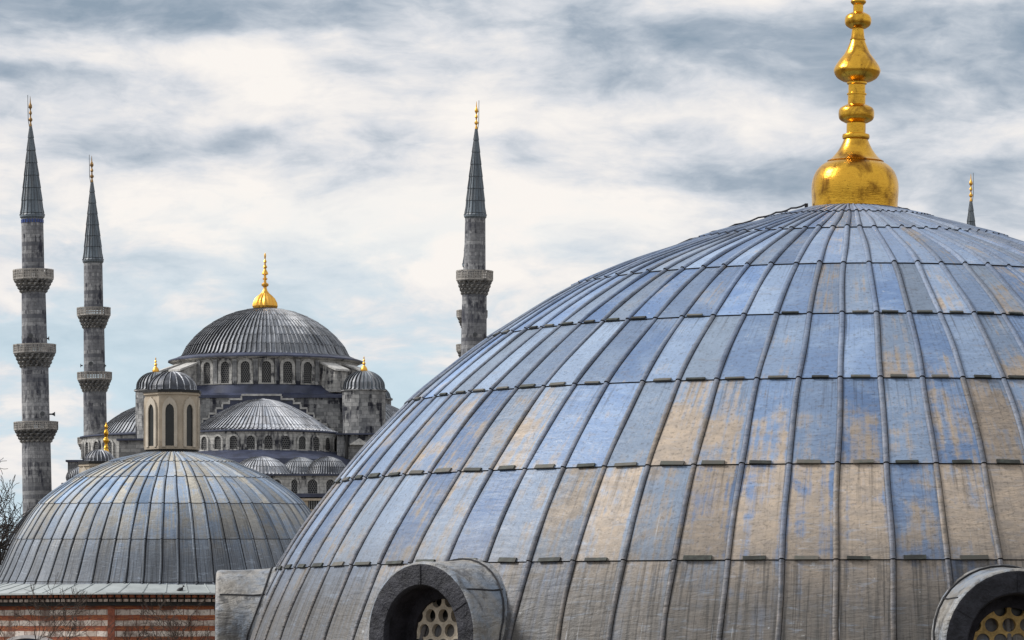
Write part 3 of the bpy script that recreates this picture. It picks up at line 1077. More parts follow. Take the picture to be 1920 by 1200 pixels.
# hidden dome whose gilded finial shows over that lantern
HD = 262.0
hs_ = HD / F
H0 = Vector(((199 - 960) * HD / F, HD, 0))
hid = thing('finial_dome', 'bright gilded finial rising beside the small capped lantern, its dome hidden', 'dome', H0)
mb = MB()
mb.lathe((0, 0), [(20 * hs_, 0), (20 * hs_, CH + 330 * hs_), (17 * hs_, CH + 340 * hs_), (9 * hs_, CH + 349 * hs_), (1 * hs_, CH + 352 * hs_)], 24)
mb.build('lead_dome', 'lead_far', hid, 40)
mb = MB()
fp = [(6.0, 350), (5.0, 355), (3.6, 359), (4.6, 361), (3.0, 364), (2.9, 369), (5.0, 371), (5.8, 374), (4.6, 377), (2.9, 379), (2.9, 382), (4.2, 385), (4.6, 388), (3.2, 392), (2.2, 396), (3.4, 398), (3.0, 401), (1.6, 404), (.5, 409)]
mb.lathe((0, 0), [(r * hs_, CH + z * hs_) for r, z in smooth_prof(fp, 2)], 20)
fh = mb.build('finial', 'gold', hid, 40)
fh.rotation_euler = (0, 0, 0)

# ------------------------------------------------------------------ mosque
MD = 541.0
M0 = Vector(((498 - 960) * MD / F, MD, 0))
mosque = thing('domed_mosque', 'great grey stone mosque with cascading lead domes and gilded central finial', 'mosque', M0)


def pm(x, y, D):
    return P(x, y, D) - M0


def sph_prof(half, rise, D, y_base, rows, ap_half=1.5, lip=None):
    """cap profile in metres from the apex down (pixel sizes at D)"""
    S = D / F
    R = (half * half + rise * rise) / (2 * rise)
    a1 = math.asin(min(half / R, 1))
    if rise > half:
        a1 = PI - a1
    a0 = math.asin(ap_half / R)
    L = []
    for i in range(rows + 1):
        a_ = a0 + (a1 - a0) * i / rows
        L.append((R * math.sin(a_) * S, CH + (1200 - y_base) * S + (R * math.cos(a_) - (R - rise)) * S))
    if lip:
        L.append(((half + lip) * S, L[-1][1] - .35 * lip * S))
    return L


def arch_window(parent, pos, nang, w_, h_, fr=.28, mat='stone_pale', proud=.22, pane='lattice', name='window'):
    """round-headed window standing on a wall: moulded surround and latticed pane"""
    nr = Vector((math.sin(nang), -math.cos(nang), 0))
    tn = Vector((math.cos(nang), math.sin(nang), 0))
    def outline(hw, hh):
        L = [(hw, 0)]
        L += [(hw * math.cos(PI * i / 12), hh - hw + hw * math.sin(PI * i / 12)) for i in range(13)]
        L += [(-hw, 0)]
        return L
    def world(L, off):
        return [pos + nr * off + tn * a + Vector((0, 0, z)) for a, z in L]
    op, out = outline(w_ / 2, h_), outline(w_ / 2 + fr, h_ + fr)
    mb = MB()
    mb.grid([world(out, -.05), world(out, proud), world(op, proud), world(op, .0)])
    lo0, lo1 = pos + tn * (w_ / 2 + fr), pos - tn * (w_ / 2 + fr)
    mb.obox(pos + nr * (proud / 2 + .03) - Vector((0, 0, .09)), tn * (w_ / 2 + fr + .05), nr * (proud / 2 + .03), (0, 0, .085))
    o = mb.build(name, mat, parent, 30)
    mp_ = MB()
    L = world(op, .02)
    mp_.add(L, [tuple(range(len(L)))])
    mp_.build('lattice', pane, o)
    return o


MS = MD / F
LF = ['lead_far', 'lead_far', 'lead_seam']
LC = ['lead_cap', 'lead_far', 'lead_seam']
LP = ['lead_far_pale', 'lead_far_pale', 'lead_seam']
# main dome, its finial
mpz = lambda y: CH + (1200 - y) * MS
lead_dome('main_dome', (0, 0, 0), sph_prof(159, 95, MD, 673, 8, 14, lip=6), 104, mosque, LF, ns=4, rw=.24, rh=.20, step=.035, gap=.03, sd=.03, fine=False)
mb = MB()
fp = [(22.5, 578), (24, 574), (23, 568), (19, 560), (13, 554), (8, 550), (4.5, 545), (3.2, 541), (3.2, 538), (6.5, 536), (6.8, 533), (4.5, 530.5), (2.6, 530), (2.4, 525), (4.6, 523.6), (4.6, 522), (2.4, 521), (2.2, 516), (6.0, 514.3), (5.6, 511.5), (2.6, 506), (2.0, 503), (4.2, 501.6), (3.4, 499), (1.8, 497), (1.8, 492.5), (3.4, 491.3), (2, 488), (1.0, 486), (1.9, 481), (1.7, 477), (.4, 474)]
nfl = 36
mb.lathe((0, 0), [(r * MS, mpz(y)) for r, y in fp[:7]], nfl, flute=.09, cap=False)
mb.lathe((0, 0), [(r * MS, mpz(y)) for r, y in fp[5:]], 20)
o = mb.build('main_finial', 'gold_far', mosque, 25)
o.location.x = -1 * MS
# drum with cornice
RDm = 172 * MS
mb = MB()
mb.lathe((0, 0), [(RDm, mpz(745)), (RDm, mpz(684)), (176 * MS, mpz(683)), (181 * MS, mpz(681)), (181 * MS, mpz(678)), (160 * MS, mpz(674))], 84, cap=False)
drum = mb.build('drum', 'stone_pale', mosque, 25)
mb = MB()
mb.lathe((0, 0), [(182.5 * MS, mpz(680.5)), (182.5 * MS, mpz(678)), (164 * MS, mpz(672))], 84, cap=False)
mb.build('drum_eave', 'lead_roof_dark', mosque, 25)
off = -.042
for k in range(-7, 7):
    a_ = off + (k + .5) * 2 * PI / 28
    if abs(a_) < .70:
        pos = Vector((RDm * math.sin(a_), -RDm * math.cos(a_), mpz(728.5)))
        arch_window(mosque, pos, a_, 1.22, 2.85, fr=.42)
    a2 = off + k * 2 * PI / 28
    if abs(a2) < .82:                               # half-round buttress between windows
        e1 = Vector((math.sin(a2), -math.cos(a2), 0))
        e2 = Vector((math.cos(a2), math.sin(a2), 0))
        bm_ = MB()
        bm_.obox(e1 * (RDm + .12) + Vector((0, 0, (mpz(731) + mpz(685)) / 2)), e2 * .30, e1 * .22, (0, 0, (mpz(685) - mpz(731)) / 2))
        bm_.build('pilaster', 'stone_mosque', mosque)
# big sloping buttresses at the diagonals
for a_d in (-47, -66, 44, 64):
    a_ = math.radians(a_d)
    e1 = Vector((math.sin(a_), -math.cos(a_), 0))
    e2 = Vector((math.cos(a_), math.sin(a_), 0))
    def q(r, y, s_):
        return e1 * (r * MS) + e2 * s_ + Vector((0, 0, mpz(y)))
    bm_ = MB()
    L0 = [q(168, 687, -1.0), q(212, 703, -1.0), q(212, 745, -1.0), q(168, 745, -1.0)]
    L1 = [q(168, 687, 1.0), q(212, 703, 1.0), q(212, 745, 1.0), q(168, 745, 1.0)]
    bm_.add(L0 + L1, [(0, 1, 2, 3), (7, 6, 5, 4), (1, 5, 6, 2), (0, 4, 5, 1)])
    T0_ = [q(166, 684.5, -1.25), q(217, 702.5, -1.25), q(217, 706, -1.25), q(166, 688, -1.25)]
    T1_ = [q(166, 684.5, 1.25), q(217, 702.5, 1.25), q(217, 706, 1.25), q(166, 688, 1.25)]
    bm_.add(T0_ + T1_, [(0, 1, 2, 3), (7, 6, 5, 4), (1, 5, 6, 2), (0, 4, 5, 1), (3, 2, 6, 7)], 1)
    bm_.build('buttress', ['stone_pale', 'coping'], mosque)
# lead shoulder roof and square base
FD = 527.5
fs = FD / F
hw = 12.6
mb = MB()
sq = lambda r, z: [(-r, -r, z), (r, -r, z), (r, r, z), (-r, r, z)]
cz = mpz(751)
circ = []
for j in range(4):
    pass
n_ = 48
lo, hi = [], []
for j in range(n_):
    a_ = 2 * PI * j / n_
    d_ = max(abs(math.sin(a_)), abs(math.cos(a_)))
    lo.append((-.5 + hw * math.sin(a_) / d_, -hw * math.cos(a_) / d_, cz))
    hi.append(((RDm + .2) * math.sin(a_), -(RDm + .2) * math.cos(a_), mpz(731)))
mid = [(l[0] * .55 + h[0] * .45, l[1] * .55 + h[1] * .45, l[2] * .8 + h[2] * .2) for l, h in zip(lo, hi)]
eave = [(l[0] * 1.02, l[1] * 1.02, l[2] - .05) for l in lo]
mb.grid([[(l[0], l[1], l[2] - .35) for l in eave], eave, mid, hi], True)
mb.build('shoulder_roof', 'lead_roof_dark', mosque, 30)
mb = MB()
mb.box((-hw - .5, -hw, 0), (hw - .5, hw, cz - .36))
mb.build('square_base', 'stone_mosque', mosque)
# stepped gable over the front half dome
HC = 490          # photo column of the front half dome's axis
steps = [(36, 742), (59, 750), (72, 757.5), (84, 767), (97, 777), (109, 787), (121, 797), (134, 806)]
mb, mc = MB(), MB()
prev = 0
for hwp, y in steps:
    for sgn in (-1, 1):
        x0, x1 = sorted((HC + sgn * prev, HC + sgn * hwp)) if prev else (HC - hwp, HC)
        if not prev and sgn > 0:
            x0, x1 = HC, HC + hwp
        a, b2 = pm(x0, y, FD), pm(x1, 830, FD)
        mb.box((a.x, -hw - .55, b2.z), (b2.x, -hw - .01, a.z))
        mc.box((a.x - (.12 if sgn < 0 else 0), -hw - .70, a.z), (b2.x + (.12 if sgn > 0 else 0), -hw + .05, a.z + .26))
        xr = a.x if sgn < 0 else b2.x                # pale riser
        if prev or True:
            nxt = dict(zip([s[0] for s in steps], [s[1] for s in steps[1:]] + [812]))[hwp]
            zr = pm(0, nxt, FD).z
            mc.box((xr - (.22 if sgn < 0 else .0), -hw - .68, zr + .27), (xr + (.22 if sgn > 0 else .0), -hw - .02, a.z - .01))
    prev = hwp
gb_ = mb.build('stepped_gable', 'lead_roof_dark', mosque)
mc.build('coping', 'coping', gb_)


def half_dome(cx, D, half, rise, y_base, drum_half, y_sill, a_from, a_to, nrib, mats, wins=(), win_w=1.0, win_h=1.75, y_win=848, name='half_dome', facing=0.0, lip=10, prof=None):
    S = D / F
    c = pm(cx, 1200, D)
    n_ = nrib
    k0 = int((a_from + PI) / (2 * PI) * n_)
    k1 = int((a_to + PI) / (2 * PI) * n_)
    hd = lead_dome(name, (c.x, c.y, 0), [(r * S, CH + (1200 - y) * S) for r, y in prof] if prof else sph_prof(half, rise, D, y_base - 3, 5, 3, lip=lip), n_, mosque, mats, ns=4, rw=.20, rh=.10, step=.03, gap=.03, sd=.03,
                   ph0=-PI, span=(k0, k1), fine=False)
    zz = lambda y: CH + (1200 - y) * S
    mb = MB()
    mb.lathe((c.x, c.y), [(drum_half * S, zz(y_sill)), (drum_half * S, zz(y_base + 2))], 48, a_from, a_to, cap=False)
    dr = mb.build('half_dome_drum', 'stone_pale', mosque, 25)
    mb = MB()
    mb.lathe((c.x, c.y), [(drum_half * S, zz(y_base + 2.5)), ((drum_half + 5) * S, zz(y_base + 1.5)), ((drum_half + 5) * S, zz(y_base - .5)), ((half - 2) * S, zz(y_base - 4.5))], 48, a_from, a_to, cap=False)
    mb.build('eave', 'lead_roof_dark', mosque, 25)
    for a_ in wins:
        pos = Vector((c.x + drum_half * S * math.sin(a_), c.y - drum_half * S * math.cos(a_), zz(y_win)))
        arch_window(mosque, pos, a_, win_w, win_h, fr=.26, proud=.16)
    return c


HD_ = 527.0
half_dome(HC + 1, HD_, 131, 63, 814, 147, 862, -PI / 2, PI / 2, 104, LP, wins=[.034 + .11 + .22 * k for k in range(-6, 6)], win_w=1.05, win_h=1.70, y_win=848.5,
          prof=[(3, 747.2), (34, 753.6), (63, 766), (98, 786), (121, 801.5), (132, 808.5), (143, 812)])
# lateral half domes, left and right of the square
half_dome(318, 541, 138, 66, 821, 163, 880, -PI, 0, 96, LF, wins=[-1.32, -1.10, -.88, -.66, -.44], win_w=1.15, win_h=1.9, y_win=859)
half_dome(672, 541, 130, 66, 818, 150, 880, 0, PI, 96, LF)


def turret(cx, D, half, y_dome, y_base, y_bot, fin_top, mat='stone_mosque', n=16):
    S = D / F
    c = pm(cx, 1200, D)
    zz = lambda y: CH + (1200 - y) * S
    mb = MB()
    mb.lathe((c.x, c.y), [((half - 1) * S, zz(y_bot)), ((half - 1) * S, zz(y_base + 3)), ((half + 2) * S, zz(y_base + 2)), ((half + 2) * S, zz(y_base))], n, PI / n, cap=True)
    tw = mb.build('turret', mat, mosque, 15)
    pr = sph_prof(half - 2, (y_base - y_dome), D, y_base, 4, 1.5, lip=3)
    lead_dome('turret_dome', (c.x, c.y, 0), pr, 28, tw, ['lead_far', 'lead_spire', 'lead_seam'], ns=4, rw=.20, rh=.14, step=.0, fine=False)
    mb = MB()
    h = y_dome - fin_top
    fp_ = [(6.5, 0), (7.0, .1), (5.5, .24), (2.6, .36), (1.6, .42), (3.2, .50), (2.8, .56), (1.3, .62), (1.3, .66), (2.4, .71), (1.8, .77), (.8, .82), (1.3, .9), (.3, 1.0)]
    mb.lathe((c.x, c.y), [(r * S * .95, zz(y_dome + 1) + z * h * S) for r, z in fp_], 16)
    mb.build('turret_finial', 'gold_far', tw, 40)
    return tw


turret(682.5, 527, 42, 695, 732, 815, 667)
turret(292, 527, 39, 697, 732, 880, 669)
turret(700, 556, 35, 722, 748, 815, 700)
# lower masses: block under the right turret, gable, drainpipe
mb = MB()
a, b2 = pm(632, 815, 520), pm(760, 1000, 520)
mb.box((a.x, a.y, 0), (b2.x, a.y + 9, a.z))
mb.build('corner_block', 'stone_mosque', mosque)
mb = MB()
a, b2 = pm(630, 812.5, 520), pm(762, 815.2, 520)
mb.box((a.x, a.y - .5, b2.z), (b2.x, a.y + 9, a.z))
mb.build('eave', 'lead_roof_dark', mosque)
mb = MB()
z0 = pm(0, 832, 520).z
xa, xm, xb = pm(659, 0, 520).x, pm(674, 0, 520).x, pm(689, 0, 520).x
yy = pm(0, 0, 520).y
zt = pm(0, 822, 520).z
mb.add([(xa, yy - .7, z0), (xb, yy - .7, z0), (xm, yy - .7, zt), (xa, yy, z0), (xb, yy, z0), (xm, yy, zt)], [(0, 1, 2), (0, 2, 5, 3), (1, 4, 5, 2), (0, 3, 4, 1)])
mb.box((xa - .2, yy - .8, z0 - .18), (xb + .2, yy - .01, z0 - .002))
mb.build('small_gable', 'coping', mosque)
mb = MB()
pp = pm(650, 0, 520)
mb.tube([(pp.x, yy - .3, pm(0, 816, 520).z), (pp.x, yy - .3, pm(0, 905, 520).z)], [.22, .22], 8)
mb.build('drainpipe', 'black_trim', mosque)
# lead apron below the half-dome drum
mb = MB()
c = pm(HC + 1, 1200, HD_)
S = HD_ / F
mb.lathe((c.x, c.y), [(205 * S, CH + 310 * S), (200 * S, CH + 332 * S), (180 * S, CH + 341 * S), (146 * S, CH + 350.5 * S)], 40, -PI / 2, PI / 2, cap=False)
mb.build('apron_roof', 'lead_roof_dark', mosque, 30)
# three exedra domes and the wall that carries them
for cx, D, half, rise, yb, mats in ((489, 512.4, 58, 34, 890, LP), (561, 514.8, 44, 33, 890, LF), (614, 511.8, 40, 34, 890, LC)):
    c = pm(cx, 1200, D)
    lead_dome('exedra_dome', (c.x, c.y, 0), sph_prof(half, rise, D, yb, 4, 2, lip=4), 52, mosque, mats, ns=3, rw=.19, rh=.10, step=.03, gap=.03, sd=.03, ph0=-PI, fine=False)
WD = 508.6
a, b2 = pm(440, 892, WD), pm(655, 0, WD)
mb = MB()
mb.box((a.x, a.y, 0), (b2.x, a.y + 8, a.z))
mb.build('lower_wall', 'stone_pale', mosque)
mb = MB()
mb.box((a.x - .3, a.y - .45, a.z), (b2.x + .3, a.y + 8, a.z + .22))
mb.build('eave', 'lead_roof_dark', mosque)
for px, ww in ((519, 1.1), (552, .75), (586, 1.25), (620, 1.1)):
    pos = pm(px, 925, WD)
    arch_window(mosque, pos, 0, ww, 1.75, fr=.22, proud=.14)
mb = MB()
a, b2 = pm(440, 926, WD), pm(655, 933, WD)
mb.box((a.x, a.y - 1.6, b2.z), (b2.x, a.y - .002, a.z))
mb.build('lean_to_roof', 'lead_roof_dark', mosque)
mb = MB()
a, b2 = pm(440, 934, WD - 1.4), pm(655, 0, WD - 1.4)
mb.box((a.x, a.y, 0), (b2.x, a.y + 1.3, a.z))
for y_ in (937, 957):
    q0 = pm(0, y_, WD - 1.4)
    mb.box((a.x, a.y - .25, q0.z - .12), (b2.x, a.y - .003, q0.z + .12))
mb.build('arcade_wall', 'cream_render', mosque)
mb = MB()
a, b2 = pm(578, 938.5, WD - 1.4), pm(604, 955, WD - 1.4)
mb.box((a.x, a.y - .06, b2.z), (b2.x, a.y - .004, a.z))
wv_ = mb.build('window', 'black_trim', mosque)
mb = MB()
for i in range(6):
    x = a.x + (b2.x - a.x) * (i + .5) / 6
    mb.box((x - .05, a.y - .16, b2.z), (x + .05, a.y - .08, a.z))
mb.build('railing', 'stone_mosque', wv_)
# left low masses
mb = MB()
a, b2 = pm(223, 826, 520), pm(282, 0, 520)
mb.box((a.x, a.y, 0), (b2.x, a.y + 9, a.z))
mb.build('corner_block', 'stone_mosque', mosque)
mb = MB()
mb.box((a.x - .3, a.y - .4, a.z), (b2.x, a.y + 9, a.z + .25))
mb.build('eave', 'lead_roof_dark', mosque)
mb = MB()
a, b2 = pm(127, 866, 533), pm(215, 0, 533)
mb.box((a.x, a.y, 0), (b2.x, a.y + 20, a.z))
mb.build('gallery_block', 'stone_mosque', mosque)
mb = MB()
mb.box((a.x - .25, a.y - .4, a.z), (b2.x, a.y + 20, a.z + .25))
mb.build('eave', 'lead_roof_dark', mosque)
c = pm(146, 1200, 528)
lead_dome('gallery_dome', (c.x, c.y, 0), sph_prof(20, 30, 528, 906, 4, 1.5, lip=2), 30, mosque, LF, ns=3, rw=.2, rh=.13, step=.0, fine=False)
mb = MB()
a, b2 = pm(119, 909, 526), pm(215, 0, 526)
mb.box((a.x, a.y, 0), (b2.x, a.y + 6, a.z))
mb.box((a.x - .25, a.y - .3, a.z), (b2.x, a.y + 6, a.z + .25), 1)
mb.build('gallery_parapet', ['stone_mosque', 'lead_roof_dark'], mosque)


# ------------------------------------------------------------------ minarets
def minaret(label, D, x_tip, y_tip, x_low, y_low, tip_y, spire, shafts, balconies, horns=(), gold='gold_dull', rod=-1, stone='stone_minaret', tiles=False):
    """spire: (y_top, y_base, half); shafts: list of (y0, y1, half0, half1); balconies: (y0, y_par, y1, half, half_shaft)"""
    S = D / F
    slope = (x_tip - x_low) / (y_low - y_tip)
    xb = x_low - slope * (1200 - y_low)
    org = Vector(((xb - 960) * S, D, 0))
    # the empty stands on the ground below; lean is about the view axis at eye level
    org0 = Vector((org.x - slope * CH, D, 0))
    th = thing('minaret', label, 'minaret', org0, 'minarets of the great mosque', (0, math.atan(slope), 0))
    zz = lambda y: CH + (1200 - y) * S
    mb = MB()
    for (y0, y1, h0, h1) in shafts:
        mb.lathe((0, 0), [(h1 * S, zz(y1)), (h0 * S, zz(y0))], 24, flute=.018)
    y1, h1 = shafts[-1][1], shafts[-1][3]
    mb.lathe((0, 0), [(h1 * S * 1.08, 0), (h1 * S * 1.03, zz(y1) - .01)], 24)
    mb.build('shaft', stone, th, 12)
    yt, yb, hf = spire
    pr = [(2.2 * S, zz(yt))]
    for i in range(1, 8):
        f = i / 7
        pr.append(((2.2 + (hf - 2.2) * f) * S, zz(yt + (yb - 5 - yt) * f)))
    pr.append(((hf + 1.5) * S, zz(yb - 1)))
    sp = lead_dome('spire', (0, 0, 0), pr, 18, th, ['lead_spire', 'lead_spire', 'lead_seam'], ns=2, rw=.14, rh=.06, step=.05, gap=.05, sd=.04, fine=False)
    mb = MB()
    mb.lathe((0, 0), [(shafts[0][2] * S, zz(yb + 5)), ((hf + 1.8) * S, zz(yb + 2)), ((hf + 1.8) * S, zz(yb - 1.2))], 24, cap=True)
    mb.build('spire_eave', 'lead_spire', sp, 30)
    mb = MB()
    H = yt - tip_y
    fp_ = [(2.4, -.06), (2.6, .0), (1.5, .08), (1.4, .12), (3.6, .17), (3.6, .22), (1.4, .27), (1.3, .36), (2.9, .40), (2.6, .45), (1.2, .5), (1.2, .55), (3.3, .61), (3.2, .68), (1.4, .76), (1.0, .82), (.7, .9), (.3, 1.0)]
    mb.lathe((0, 0), [(r * S, zz(yt) + z * H * S) for r, z in fp_], 14)
    fn = mb.build('finial', gold, th, 40)
    mb = MB()
    xo = rod * 4.5 * S
    mb.tube([(rod * 2.0 * S, 0, zz(yt + 6)), (xo, 0, zz(yt - .2 * H)), (xo, 0, zz(tip_y - 2))], [.05, .05, .04], 5)
    mb.tube([(0, 0, zz(yt - .62 * H)), (xo, 0, zz(yt - .62 * H))], [.035, .035], 5)
    mb.build('lightning_rod', 'horn_grey', fn)
    if tiles:
        mb = MB()
        for j in range(24):
            a_ = 2 * PI * (j + .5) / 24
            e1 = Vector((math.sin(a_), -math.cos(a_), 0))
            e2 = Vector((math.cos(a_), math.sin(a_), 0))
            mb.obox(e1 * (shafts[0][2] * S + .01) + Vector((0, 0, zz(yb + 10))), e2 * .13, e1 * .05, (0, 0, 3.2 * S))
        mb.build('tile_band', 'blue_tile', th)
    for (y0, yp, y1, hf_, hs) in balconies:
        mb = MB()
        # stalactite corbels: toothed tiers stepping out to the parapet
        tiers = 4
        n = 36
        for i in range(tiers):
            f0, f1 = i / tiers, (i + 1) / tiers
            ra = hs + (hf_ - 1.5 - hs) * (f0 ** .8)
            rb = hs + (hf_ - 1.5 - hs) * (f1 ** .8)
            za, zb = zz(y1 + (yp - y1) * f0), zz(y1 + (yp - y1) * f1)
            lo_, mi_, hi_ = [], [], []
            for j in range(n):
                a_ = 2 * PI * (j + (i % 2) * .9) / n
                tooth = (j % 2)
                r0_ = (ra * .97 if tooth else ra * .76) * S
                r1_ = (rb if tooth else rb * .80) * S
                lo_.append((r0_ * math.sin(a_), -r0_ * math.cos(a_), za))
                mi_.append((r1_ * math.sin(a_), -r1_ * math.cos(a_), za + (zb - za) * .62))
                hi_.append((rb * S * math.sin(a_), -rb * S * math.cos(a_), zb))
            mb.grid([lo_, mi_, hi_], True)
        mb.lathe((0, 0), [(hf_ * .97 * S, zz(yp + .5)), (hf_ * .99 * S, zz(yp - 1.5)), (hf_ * .5 * S, zz(yp - 1.6))], 24, cap=False)
        bl = mb.build('balcony', 'stone_corbel', th)
        # pierced parapet: sixteen panels between posts, each a grid of openings
        mp_ = MB()
        zt_, zl = zz(y0), zz(yp - 1.5)
        NP = 16
        r_ = hf_ * S
        for k in range(NP):
            a0_, a1_ = 2 * PI * k / NP, 2 * PI * (k + 1) / NP
            p0 = Vector((r_ * math.sin(a0_), -r_ * math.cos(a0_), 0))
            p1 = Vector((r_ * math.sin(a1_), -r_ * math.cos(a1_), 0))
            d_ = (p1 - p0)
            nrm = Vector((d_.y, -d_.x, 0)).normalized()
            if nrm.dot(p0) < 0:
                nrm = -nrm
            def at(u, vz, off=0.0):
                return p0 + d_ * u + nrm * off + Vector((0, 0, zl + (zt_ - zl) * vz))
            def bar(u0, u1, v0, v1, off=.05):
                mp_.add([at(u0, v0, off), at(u1, v0, off), at(u1, v1, off), at(u0, v1, off), at(u0, v0, -.08), at(u1, v0, -.08), at(u1, v1, -.08), at(u0, v1, -.08)],
                        [(0, 1, 2, 3), (4, 7, 6, 5), (0, 4, 5, 1), (3, 2, 6, 7), (0, 3, 7, 4), (1, 5, 6, 2)])
            bar(0, 1, .0, .16)
            bar(0, 1, .86, 1.0, .09)
            for (v0, v1) in ((.36, .44), (.60, .68)):
                bar(0, 1, v0, v1, .03)
            for u in (.0, .25, .5, .75):
                wd = .085 if u == 0 else .05
                bar(max(u - wd, 0), u + wd, .16, .86, .07 if u == 0 else .045)
            bar(.92, 1, .16, .86, .07)
        mp_.build('parapet', 'stone_parapet', bl)
    for (hx, hy, dr) in horns:
        mb = MB()
        cx = (hx - (x_low + slope * (y_low - hy))) * S
        rad = 22 * S
        dirx = dr
        if dr == 0:
            p0, p1 = Vector((cx, -rad, zz(hy))), Vector((cx, -rad - 1.1, zz(hy)))
        else:
            p0, p1 = Vector((dr * rad, 0, zz(hy))), Vector((cx, 0, zz(hy)))
        mb.tube([p0, p0.lerp(p1, .55), p0.lerp(p1, .75), p1], [.12, .10, .16, .34], 10)
        mb.build('loudspeaker', 'horn_grey', th, 40)
    return th


minaret('tallest leftmost stone minaret with three balconies and a band of blue tiles under its spire', 549, 57.5, 235, 70, 950, 180, (235, 405, 21.5),
        [(405, 508, 20.5, 21), (545, 650, 22.5, 24), (688, 795, 25.5, 26), (828, 1000, 27, 28)],
        [(506, 526, 551, 37.5, 22), (646, 664, 692, 39.5, 24.5), (791, 808, 832, 41, 26.5)],
        [(41, 633, -1), (92, 635, 1), (62, 632, 0), (103, 777, 1), (84, 778, 0)], rod=-1, tiles=True)
minaret('second minaret from the left, slim with two balconies above the mosque roofs', 625, 172.5, 340, 178, 760, 292, (340, 489, 18),
        [(489, 580, 17.5, 18), (615, 700, 19.5, 20), (733, 830, 21.5, 22), (850, 1000, 22, 23)],
        [(577, 594, 618, 31, 19), (698, 714, 737, 32, 21), (820, 834, 856, 33, 22)],
        [(151, 685, -1), (197, 686, 1), (174, 684, 0)], rod=-1)
minaret('lone grey minaret right of the main dome, behind the slope of the big dome', 592, 893, 240, 889, 600, 190, (240, 405, 19.5),
        [(405, 512, 19, 20.5), (552, 700, 23, 24.5), (700, 1000, 24.5, 26)],
        [(508, 528, 556, 34, 22.5)],
        [(866, 629, -1), (891, 630, 0)], gold='gold_far', rod=1)
minaret('minaret almost hidden directly behind another, only edges of its balconies showing', 680, 886, 345, 885, 600, 300, (345, 497, 17),
        [(497, 585, 16.5, 17), (615, 650, 18, 18.5), (675, 1000, 19, 20)],
        [(582, 597, 618, 28.5, 18), (646, 660, 680, 29, 19)], rod=1)
minaret('far right minaret of which only the dark spire tip shows over the big dome', 640, 1820.5, 376, 1821, 600, 326, (376, 520, 19),
        [(520, 620, 18, 19), (650, 1000, 20, 22)],
        [(620, 636, 655, 31, 20)], gold='gold_far', rod=1)


# ------------------------------------------------------------------ bare tree and shrubs
def grow(mb, p, d, length, rad, depth, maxd, spread, segs=4, droop=0.0, mr=.012):
    pts, rads = [p.copy()], [rad]
    for i in range(segs):
        d = (d + Vector((random.gauss(0, .16), random.gauss(0, .16), random.gauss(0, .12) - droop))).normalized()
        p = p + d * (length / segs)
        pts.append(p.copy())
        rads.append(max(rad * (1 - .40 * (i + 1) / segs), mr))
    mb.tube(pts, rads, 5 if depth < 2 else 3, cap=False)
    if depth >= maxd:
        return
    nb_ = random.choice((2, 3, 3)) if depth < maxd - 1 else random.choice((3, 4))
    for k in range(nb_):
        at_ = pts[-1] if k == 0 else pts[random.randint(1, segs)]
        nd = (d + Vector((random.gauss(0, spread), random.gauss(0, spread), random.gauss(.12, spread * .7)))).normalized()
        grow(mb, at_, nd, length * random.uniform(.62, .82), rads[-1] * random.uniform(.65, .85), depth + 1, maxd, spread, segs, droop, mr)


TRD = 215.0
tb_ = P(-48, 1200, TRD)
tree = thing('bare_tree', 'leafless dark tree at the left edge beside the tallest minaret', 'tree', (tb_.x, tb_.y, 0))
mb = MB()
top = CH + (1200 - 1075) * TRD / F
mb.tube([(0, 0, 0), (.1, 0, top * .5), (.15, 0, top)], [.42, .34, .27], 9)
mb.build('trunk', 'bark', tree, 40)
mb = MB()
random.seed(21)
for k in range(9):
    a_ = 2 * PI * k / 9 + .3
    grow(mb, Vector((.12, 0, top - .6 * (k % 3))), Vector((math.cos(a_) * .75, math.sin(a_) * .5, .9)).normalized(), 2.5, .12, 0, 5, .5, 4, 0.0, .016)
mb.build('crown', 'bark', tree)


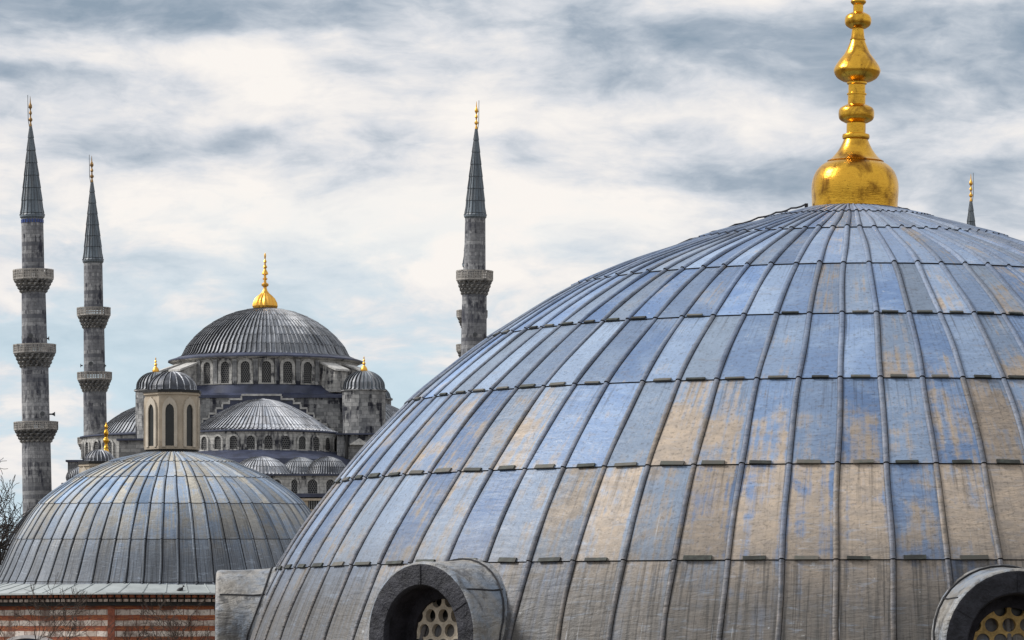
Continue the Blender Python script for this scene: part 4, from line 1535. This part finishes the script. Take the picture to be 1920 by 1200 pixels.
def shrub(px, D, h_, label, seed, n=7, maxd=3, sp=.35, spreadx=.6):
    random.seed(seed)
    b0_ = P(px, 1200, D)
    s_ = thing('bare_shrub', label, 'shrub', (b0_.x, b0_.y, 0), 'bare shrubs before the brick wall')
    mb = MB()
    mb.tube([(0, 0, 0), (.05, 0, h_ - .9)], [.10, .05], 6)
    mb.build('stem', 'twig_brown', s_, 40)
    mb = MB()
    for k in range(n):
        d_ = Vector((random.uniform(-spreadx, spreadx), random.uniform(-.4, .4), 1)).normalized()
        grow(mb, Vector((random.uniform(-.9, .9), random.uniform(-.3, .3), h_ - random.uniform(1.0, 2.2))), d_, 1.15, .020, 0, maxd, sp, 4, 0.0, .007)
    mb.build('twigs', 'twig_brown', s_)


shrub(30, 141, 12.6, 'twiggy shrub in front of the banded wall at the lower left corner', 3, 6, 4, .4)
shrub(285, 143, 11.7, 'thin bare shrub before the wall, below the perched pigeon', 5, 6, 4, .38)
shrub(362, 142, 12.0, 'bare shrub before the wall, close to the big dome', 8, 6, 4, .4)

# ------------------------------------------------------------------ pigeon on the eave
pa = oct_a[0] + PI / 8
pD = BD - 8.0
pb = P(337, 1112.5, pD)
bird = thing('pigeon', 'small dark pigeon perched on the pale eave of the bathhouse', 'bird', (pb.x, pb.y, pb.z))
mb = MB()
sp_ = [(-.19, .03, .010), (-.15, .045, .028), (-.10, .07, .050), (-.04, .105, .075), (.02, .135, .082), (.07, .165, .068), (.10, .20, .045), (.115, .235, .036), (.13, .262, .042), (.15, .272, .036), (.168, .268, .016), (.19, .258, .004)]
pts = [Vector((x, 0, z)) for x, z, _ in sp_]
mb.tube(pts, [r for _, _, r in sp_], 12)
for sgn in (-1, 1):
    mb.tube([(.0, sgn * .03, .075), (.01, sgn * .03, .0), (.05, sgn * .035, -.003)], [.012, .009, .006], 5)
mb.build('body', 'pigeon', bird, 60)
wm = MB()
for sgn in (-1, 1):
    wm.tube([(.07, sgn * .055, .16), (.0, sgn * .078, .135), (-.08, sgn * .055, .095), (-.17, sgn * .02, .05)], [.02, .035, .03, .006], 8)
wm.build('wing', 'pigeon', bird, 60)
